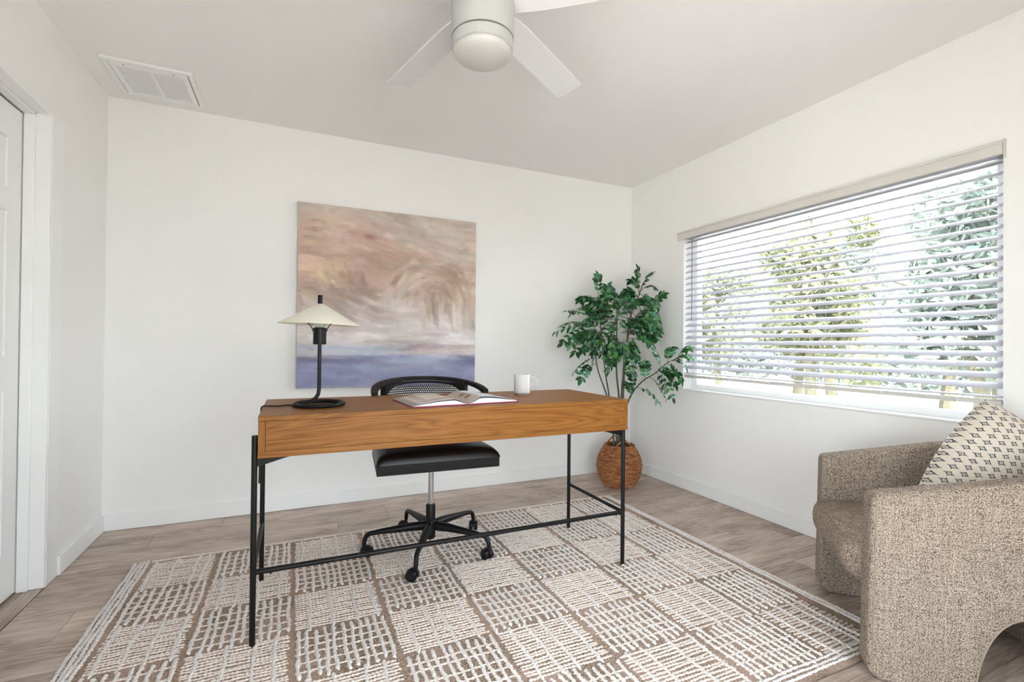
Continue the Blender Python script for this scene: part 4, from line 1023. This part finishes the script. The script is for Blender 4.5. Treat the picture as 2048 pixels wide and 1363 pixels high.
def smooth_path(P, n=5):
    out = []
    for i in range(len(P) - 1):
        p0 = P[max(0, i - 1)]; p1 = P[i]; p2 = P[i + 1]; p3 = P[min(len(P) - 1, i + 2)]
        for k in range(n):
            t = k / n; out.append(0.5 * ((2 * p1) + (p2 - p0) * t + (2 * p0 - 5 * p1 + 4 * p2 - p3) * t * t + (3 * p1 - p0 - 3 * p2 + p3) * t ** 3))
    out.append(P[-1]); return out
trunks = []
for pts, r in stems:
    P = smooth_path([pw(*q) for q in pts]); trunks.append(P)
    MB().tube(P, [r * (1 - 0.72 * i / len(P)) for i in range(len(P))], 8).build('stem', M['bark'], pl_, True)
# fronds: (base px, base py, off) -> (tip px, tip py, off, droop)
fr_list = []
def F_(b, t, off0, off1, droop=0.03, n=11): fr_list.append((b, t, off0, off1, droop, n))
rd = random.Random(21)
man = [((1196, 592), (1196, 553), .04, .05), ((1197, 600), (1160, 600), .04, .10), ((1200, 610), (1146, 625), .05, .12), ((1190, 640), (1136, 622), .06, .12), ((1180, 655), (1112, 664), .08, .16),
       ((1180, 660), (1126, 685), .08, .14), ((1186, 665), (1142, 690), .08, .16), ((1170, 650), (1124, 650), .06, .05), ((1196, 700), (1150, 706), .05, .12), ((1190, 715), (1150, 742), .04, .10),
       ((1185, 730), (1162, 758), .04, .12), ((1205, 620), (1215, 575), .04, .06), ((1234, 600), (1225, 575), .0, .04), ((1236, 605), (1256, 582), .0, .04), ((1230, 620), (1185, 600), .0, .10),
       ((1232, 640), (1200, 680), .02, .14), ((1235, 640), (1270, 600), .02, .10), ((1240, 620), (1225, 660), .02, .16), ((1250, 660), (1290, 640), .02, .14), ((1252, 690), (1310, 668), .04, .16),
       ((1254, 690), (1285, 730), .03, .12), ((1250, 700), (1262, 735), .03, .12), ((1260, 660), (1308, 700), .04, .12), ((1285, 620), (1318, 660), .06, .10), ((1286, 622), (1303, 600), .06, .10),
       ((1290, 620), (1306, 640), .06, .16), ((1210, 690), (1215, 740), .04, .12), ((1215, 660), (1230, 700), .03, .14), ((1208, 665), (1185, 720), .05, .14), ((1205, 640), (1170, 640), .04, .14),
       ((1278, 590), (1275, 540), -.12, -.12), ((1282, 580), (1300, 548), -.12, -.10), ((1280, 585), (1262, 560), -.12, -.12), ((1278, 600), (1255, 582), -.10, -.08), ((1284, 580), (1310, 575), -.12, -.06),
       ((1284, 590), (1300, 612), -.10, -.06), ((1290, 600), (1306, 608), -.10, -.06), ((1304, 617), (1326, 588), -.06, -.02), ((1302, 617), (1320, 655), -.06, -.01), ((1275, 610), (1288, 640), -.08, -.04),
       ((1262, 795), (1258, 770), .05, .08), ((1268, 782), (1262, 745), .06, .07), ((1275, 775), (1316, 802), .08, .14), ((1290, 762), (1288, 728), .10, .12), ((1300, 755), (1328, 790), .14, .18),
       ((1312, 745), (1345, 795), .17, .24), ((1320, 740), (1350, 768), .2, .24), ((1335, 728), (1362, 760), .24, .3), ((1335, 726), (1340, 706), .24, .26), ((1350, 718), (1386, 716), .28, .34),
       ((1345, 722), (1372, 735), .26, .34), ((1356, 716), (1366, 706), .3, .34), ((1322, 738), (1318, 722), .2, .2), ((1310, 745), (1348, 748), .17, .22)]
for b, t, a_, c_ in man: F_(b, t, a_, c_, 0.035)
for _ in range(58):   # fill the crown between the stems
    a = rd.uniform(0, 2 * pi); q = sqrt(rd.random()); bx = 1232 + 46 * q * cos(a); by = 650 + 48 * q * sin(a)
    a2 = math.atan2(by - 660, bx - 1232) + rd.uniform(-0.9, 0.9); L = rd.uniform(34, 54)
    o0 = rd.uniform(-0.10, 0.16); F_((bx, by), (bx + L * cos(a2), by + L * 0.75 * sin(a2)), o0, o0 + rd.uniform(-0.08, 0.12), 0.03, rd.choice((9, 11, 11)))
lm = []
for v_ in range(3):      # three leaf shapes shared by all leaves
    L, w_ = 1.0, 0.50 + 0.06 * v_; mb = MB(); n = 6
    for i in range(n + 1):
        t_ = i / n; hw = w_ * 0.5 * (sin(pi * min(1, t_ ** 0.82)) ** 0.85 if 0 < t_ < 1 else 0.0); zc = -0.16 * t_ * t_ + 0.03 * sin(t_ * 5 + v_)
        mb.v += [Vector((-hw, L * t_, zc + hw * 0.28)), Vector((0, L * t_, zc)), Vector((hw, L * t_, zc + hw * 0.28))]
        if i:
            o = i * 3; mb.f += [(o - 3, o - 2, o + 1, o), (o - 2, o - 1, o + 2, o + 1)]
    lm.append(mb.mesh('leaf', M['leaf'], True))
leaf_jobs = []
for b, t, o0, o1, droop, n in fr_list:
    A = pw(b[0], b[1], o0); T = pw(t[0], t[1], o1); d = T - A
    if d.length < 0.09: T = A + d.normalized() * 0.11; d = T - A
    # attach to the nearest stem point
    near = min((q for P in trunks for q in P), key=lambda q: (q - A).length)
    P = []
    for i in range(9):
        s = i / 8; P.append(A + d * s + Vector((0, 0, droop * 4 * s * (1 - s) * 0.7)))
    pth_ = ([near, (near + A) / 2 + Vector((0, 0, 0.01))] if (near - A).length > 0.01 else []) + P
    frd = MB().tube(pth_, [0.0022 - 0.0014 * i / len(pth_) for i in range(len(pth_))], 5).build('frond', M['bark'], pl_, True)
    side0 = d.cross(Vector((0, 0, 1)));  side0 = side0.normalized() if side0.length > 1e-4 else Vector((1, 0, 0))
    # tilt the frond's plane towards the viewer's side a little at random
    tw = rd.uniform(-0.9, 0.9)
    pairs = (n - 1) // 2
    for k in range(n):
        if k == n - 1: s = 1.0; ang = 0.0
        else: s = 0.22 + 0.72 * (k // 2) / max(1, pairs - 1) * 0.98; ang = radians(58) * (1 if k % 2 else -1)
        idx = min(7, int(s * 8)); tan = (P[idx + 1] - P[idx]).normalized(); pos = P[idx] + (P[idx + 1] - P[idx]) * (s * 8 - idx)
        sd_ = Matrix.Rotation(tw, 3, tan) @ side0; sd_ = (sd_ - tan * sd_.dot(tan)).normalized(); up_ = sd_.cross(tan).normalized()
        dr_ = (tan * cos(ang) + sd_ * sin(ang)).normalized(); x_ = dr_.cross(up_).normalized()
        # small wobble
        dr_ = (dr_ + Vector((rd.uniform(-.2, .2), rd.uniform(-.2, .2), rd.uniform(-.3, .1)))).normalized(); x_ = dr_.cross(up_).normalized(); z_ = x_.cross(dr_)
        sz = rd.uniform(0.047, 0.062) * (0.8 if s < 0.3 else 1.0)
        mt_ = Matrix((( x_.x, dr_.x, z_.x, pos.x), (x_.y, dr_.y, z_.y, pos.y), (x_.z, dr_.z, z_.z, pos.z), (0, 0, 0, 1))) @ Matrix.Diagonal((sz, sz, sz, 1))
        tip = mt_ @ Vector((0, 1, 0)) + BX
        if tip.x > -0.012 or tip.y > -0.012: continue
        depth = (pos + BX - CAMP).dot(Wv); leaf_jobs.append((depth, frd, mt_, rd.randrange(3)))
leaf_jobs.sort(key=lambda j: j[0])
rest = MB()
for i, (dp, frd, mt_, vi) in enumerate(leaf_jobs):
    if i < 300:
        o = bpy.data.objects.new('leaf', lm[vi]); COL.objects.link(o); o.parent = frd; o.matrix_local = mt_
    else:
        me = lm[vi]; rest.add([mt_ @ v.co for v in me.vertices], [tuple(p.vertices) for p in me.polygons])
rest.build('leaf_mass', M['leaf'], pl_, True, auto=False, kind='stuff')

# ============================================================ ARMCHAIR
AN = math.atan2(-0.48, -0.465)
ac = thing('armchair', 'beige boucle barrel armchair with arched base beside the window', 'armchair', (-0.7325, -2.215, 0.0006), AN)
HW, TH, DP, RC = 0.335, 0.082, 0.665, 0.26      # half width, shell thickness, depth, corner radius (outer)
# centre line of the U shell: from the +x (near) front end round the back to the -x front end
path = []   # (x, y, nx, ny, s)   n = outward normal, s = distance behind the front line
hwc = HW - TH / 2; dpc = DP - TH / 2; rc_ = RC - TH / 2
ns = 26
for i in range(ns + 1):
    q = (i / ns); s = (dpc - rc_) * (q ** 1.35); path.append((hwc, s, 1, 0, s))
for i in range(1, 13):
    a = pi / 2 * i / 12; path.append((hwc - rc_ + rc_ * cos(a), dpc - rc_ + rc_ * sin(a), cos(a), sin(a), dpc - rc_ + rc_ * sin(a)))
nb = 10
for i in range(1, nb + 1):
    x = (hwc - rc_) * (1 - 2 * i / nb); path.append((x, dpc, 0, 1, dpc))
for i in range(1, 13):
    a = pi / 2 + pi / 2 * i / 12; path.append((-(hwc - rc_) + rc_ * cos(a), dpc - rc_ + rc_ * sin(a), cos(a), sin(a), dpc - rc_ + rc_ * sin(a)))
for i in range(1, ns + 1):
    q = 1 - i / ns; s = (dpc - rc_) * (q ** 1.35); path.append((-hwc, s, -1, 0, s))
def ztop(s):
    z = 0.588 + 0.205 * s - 0.02 * max(0, s - 0.4)
    if s < 0.018: z -= 0.018 - sqrt(max(0, 0.018 ** 2 - (0.018 - s) ** 2))
    return z
def arch(d):   # arch profile over distance along the side
    a0, a1, hh = 0.262, 0.62, 0.268
    t = (d - a0) / (a1 - a0)
    if t <= 0 or t >= 1: return 0.0
    u = abs(2 * t - 1)
    return hh * (1 - u ** 3.0) ** 0.62
cum = [0.0]
for i in range(1, len(path)): cum.append(cum[-1] + math.hypot(path[i][0] - path[i - 1][0], path[i][1] - path[i - 1][1]))
tot = cum[-1]
def zbot(s, d):
    dd = min(d, tot - d); z = arch(dd)
    if s < 0.05 and dd < 0.1: z = max(z, 0.05 - sqrt(max(0, 0.05 ** 2 - (0.05 - s) ** 2)))
    return z
# refine the path near the arch
ref = []
STEP = 0.0085
i = 0; dcur = 0.0
while dcur <= tot + 1e-9:
    while i < len(cum) - 2 and cum[i + 1] < dcur: i += 1
    t = (dcur - cum[i]) / max(1e-9, cum[i + 1] - cum[i]); a_, b_ = path[i], path[i + 1]
    v = [a_[k] + (b_[k] - a_[k]) * t for k in range(5)]; nl = math.hypot(v[2], v[3]); v[2] /= nl; v[3] /= nl
    ref.append((v, dcur)); 
    edge_ = min(dcur, tot - dcur); dcur += 0.0028 if edge_ < 0.06 or abs(edge_ - 0.262) < 0.02 or abs(edge_ - 0.62) < 0.02 else STEP
ref.append(([path[-1][0], path[-1][1], -1, 0, 0.0], tot))
sh = MB(); rO = 0.016
sec_n = 0
for (x, y, nx_, ny_, s), d in ref:
    zt, zb = ztop(s), zbot(s, d); e_ = min(d, tot - d)
    th = TH / 2
    if e_ < 0.012: th -= 0.012 - sqrt(max(0, 0.012 ** 2 - (0.012 - e_) ** 2))
    lean = 0.0
    pts = []
    def pt_(o, z):   # o outward offset
        fwd = 0.012 * (1 - z / 0.6) * max(0, 1 - s / 0.2)  # front edges lean forward a little towards the floor
        pts.append(Vector((x + nx_ * o, y + ny_ * o - fwd, z)))
    for k in range(5): a = pi / 2 * k / 4; pt_(th - rO + rO * cos(a), zt - rO + rO * sin(a))
    for k in range(5): a = pi / 2 + pi / 2 * k / 4; pt_(-th + rO + rO * cos(a), zt - rO + rO * sin(a))
    hh = zt - zb
    for q in (0.75, 0.5, 0.25): pt_(-th, zb + (hh - 2 * rO) * q + rO)
    r2 = 0.010
    for k in range(3): a = pi + pi / 2 * k / 2; pt_(-th + r2 + r2 * cos(a), zb + r2 + r2 * sin(a))
    for k in range(3): a = 3 * pi / 2 + pi / 2 * k / 2; pt_(th - r2 + r2 * cos(a), zb + r2 + r2 * sin(a))
    for q in (0.25, 0.5, 0.75): pt_(th, zb + (hh - 2 * rO) * q + rO)
    sec_n = len(pts); sh.v += pts
m_ = len(ref)
for i in range(1, m_):
    o = i * sec_n
    for k in range(sec_n): sh.f.append((o - sec_n + k, o - sec_n + (k + 1) % sec_n, o + (k + 1) % sec_n, o + k))
sh.f += [tuple(range(sec_n))[::-1], tuple((m_ - 1) * sec_n + k for k in range(sec_n))]
sh.build('barrel_shell', M['boucle'], ac, True, auto=False)
# welt seams on both sides, following the outer edge
for sgn in (1, -1):
    P = [(sgn * (HW + 0.0005), 0.014 - 0.012 * (1 - z / 0.6), z) for z in [0.03 + 0.045 * k for k in range(13)]]
    P = [p for p in P if p[2] < ztop(0.02) - 0.02]
    P += [(sgn * (HW + 0.0004), s, ztop(s) - rO * 0.9) for s in [0.02 + 0.045 * k for k in range(9)]]
    MB().tube(P, 0.0022, 6).build('seam_piping', M['piping'], ac, True)
# arch trim
for sgn in (1, -1):
    P = []
    for k in range(41):
        q = 0.264 + 0.354 * k / 40; 
        if q > dpc - rc_ + 0.0: 
            aa = (q - (dpc - rc_)) / rc_; P.append((sgn * (hwc - rc_ + (rc_ + TH / 2 - 0.004) * cos(aa)), dpc - rc_ + (rc_ + TH / 2 - 0.004) * sin(aa), arch(q) + 0.003))
        else: P.append((sgn * (HW - 0.004), q, arch(q) + 0.003))
    MB().tube(P, 0.0045, 6).build('arch_piping', M['piping'], ac, True)
# thick seat with rounded front
def seat_mesh():
    mb = MB(); hw = HW - TH - 0.001; y0, y1 = -0.045, DP - TH - 0.01; N = 40; K = 22
    sec = []
    for k in range(K + 1):     # side profile front: top edge, bulged face, tucked underside
        pass
    prof = [(y1, 0.400), (0.30, 0.405), (0.12, 0.407), (0.02, 0.405), (-0.018, 0.402), (-0.034, 0.397), (-0.043, 0.388), (-0.049, 0.372), (-0.052, 0.350), (-0.050, 0.325), (-0.042, 0.300), (-0.030, 0.282), (-0.012, 0.270), (0.02, 0.264), (0.12, 0.262), (0.30, 0.262), (y1, 0.262)]
    for i in range(N + 1):
        a = -1 + 2 * i / N; x = a * hw
        back = 0.045 * (max(0, (abs(a) - 0.72) / 0.28)) ** 2.2      # front corners round off in plan
        cr = 0.010 * (1 - a * a)
        for (yy, z) in prof:
            f_ = max(0, min(1, (0.12 - yy) / 0.15)); 
            lim = DP - TH - 0.006
            yv = yy + back * f_
            # keep inside the rounded back corners
            if yy >= y1 - 1e-6:
                ri = RC - TH; cxr = HW - RC
                if abs(x) > cxr: yv = (DP - RC) + sqrt(max(0, ri * ri - (abs(x) - cxr) ** 2)) - 0.006
            mb.v.append(Vector((x, yv, z + (cr if z > 0.36 else -0.0) )))
    Pn = len(prof)
    for i in range(N):
        for k in range(Pn):
            mb.f.append((i * Pn + k, i * Pn + (k + 1) % Pn, (i + 1) * Pn + (k + 1) % Pn, (i + 1) * Pn + k))
    mb.f += [tuple(range(Pn))[::-1], tuple(N * Pn + k for k in range(Pn))]
    return mb
seat_mesh().build('seat', M['boucle'], ac, True, auto=False)
P = []
for i in range(37):
    a = -1 + 2 * i / 36; P.append((a * (HW - TH - 0.003), -0.036 + 0.045 * (max(0, (abs(a) - 0.72) / 0.28)) ** 2.2, 0.398 + 0.010 * (1 - a * a)))
MB().tube(P, 0.002, 6).build('seat_piping', M['piping'], ac, True)

# ============================================================ PILLOW
pc = Vector((-0.252, -2.556, 0.535))
pw_ = thing('throw_pillow', 'cream throw pillow printed with small dark diamonds on the armchair', 'pillow', (pc.x, pc.y, 0.42))
mb = MB(); N = 44; hs = 0.252; uvs = []
vx = Rv.copy(); vx.z = 0; vx.normalize(); nrm = Vector((-Wv.x, -Wv.y, 0)).normalized()
nrm = (Matrix.Rotation(radians(-8), 3, 'Z') @ nrm); vx = Vector((0, 0, 1)).cross(nrm).normalized(); 
tilt = radians(20); vup = (Vector((0, 0, 1)) * cos(tilt) - nrm * sin(tilt)).normalized(); nn = vx.cross(vup)
if nn.dot(nrm) < 0: nn = -nn
th_ = radians(-41)
def pil(a, b, side):
    # pinched outline, pointed corners
    k = 1 + 0.10 * (1 - b * b) * abs(a) ** 3; k2 = 1 + 0.02 * (1 - a * a) * abs(b) ** 3
    x, y = a * hs * k, b * hs * k2
    t = 0.105 * ((1 - a ** 4) ** 0.62) * ((1 - b ** 4) ** 0.62)
    chop = 0.060 * math.exp(-((a - 0.15) / 0.30) ** 2) * max(0, b) ** 2.0
    y -= chop; t *= 1 - 0.25 * math.exp(-((a - 0.15) / 0.25) ** 2) * max(0, b) ** 2
    t += side * 0.004 * sin(9 * a + 4 * b) * (1 - a * a) * (1 - b * b)
    xr, yr = x * cos(th_) - y * sin(th_), x * sin(th_) + y * cos(th_)
    p = vx * xr + vup * yr + nn * (side * t) + Vector((0, 0, pc.z - 0.42))
    # the lower part sinks and spreads on the seat
    if p.z < 0.03: p = p + nn * side * (0.03 - p.z) * 0.10; p.z = 0.003 + 0.027 * math.exp((p.z - 0.03) * 6)
    return p
for side in (1, -1):
    for j in range(N + 1):
        for i in range(N + 1):
            a = -1 + 2 * i / N; b = -1 + 2 * j / N; mb.v.append(pil(a, b, side)); uvs.append((i / N, j / N))
W1 = N + 1; o = W1 * W1
for j in range(N):
    for i in range(N):
        q = (j * W1 + i, j * W1 + i + 1, (j + 1) * W1 + i + 1, (j + 1) * W1 + i); mb.f += [q, tuple(o + k for k in q[::-1])]
mb.uv = uvs
me = mb.mesh('pillow_cover', M['pillow'], True)
link('pillow_cover', me, pw_)
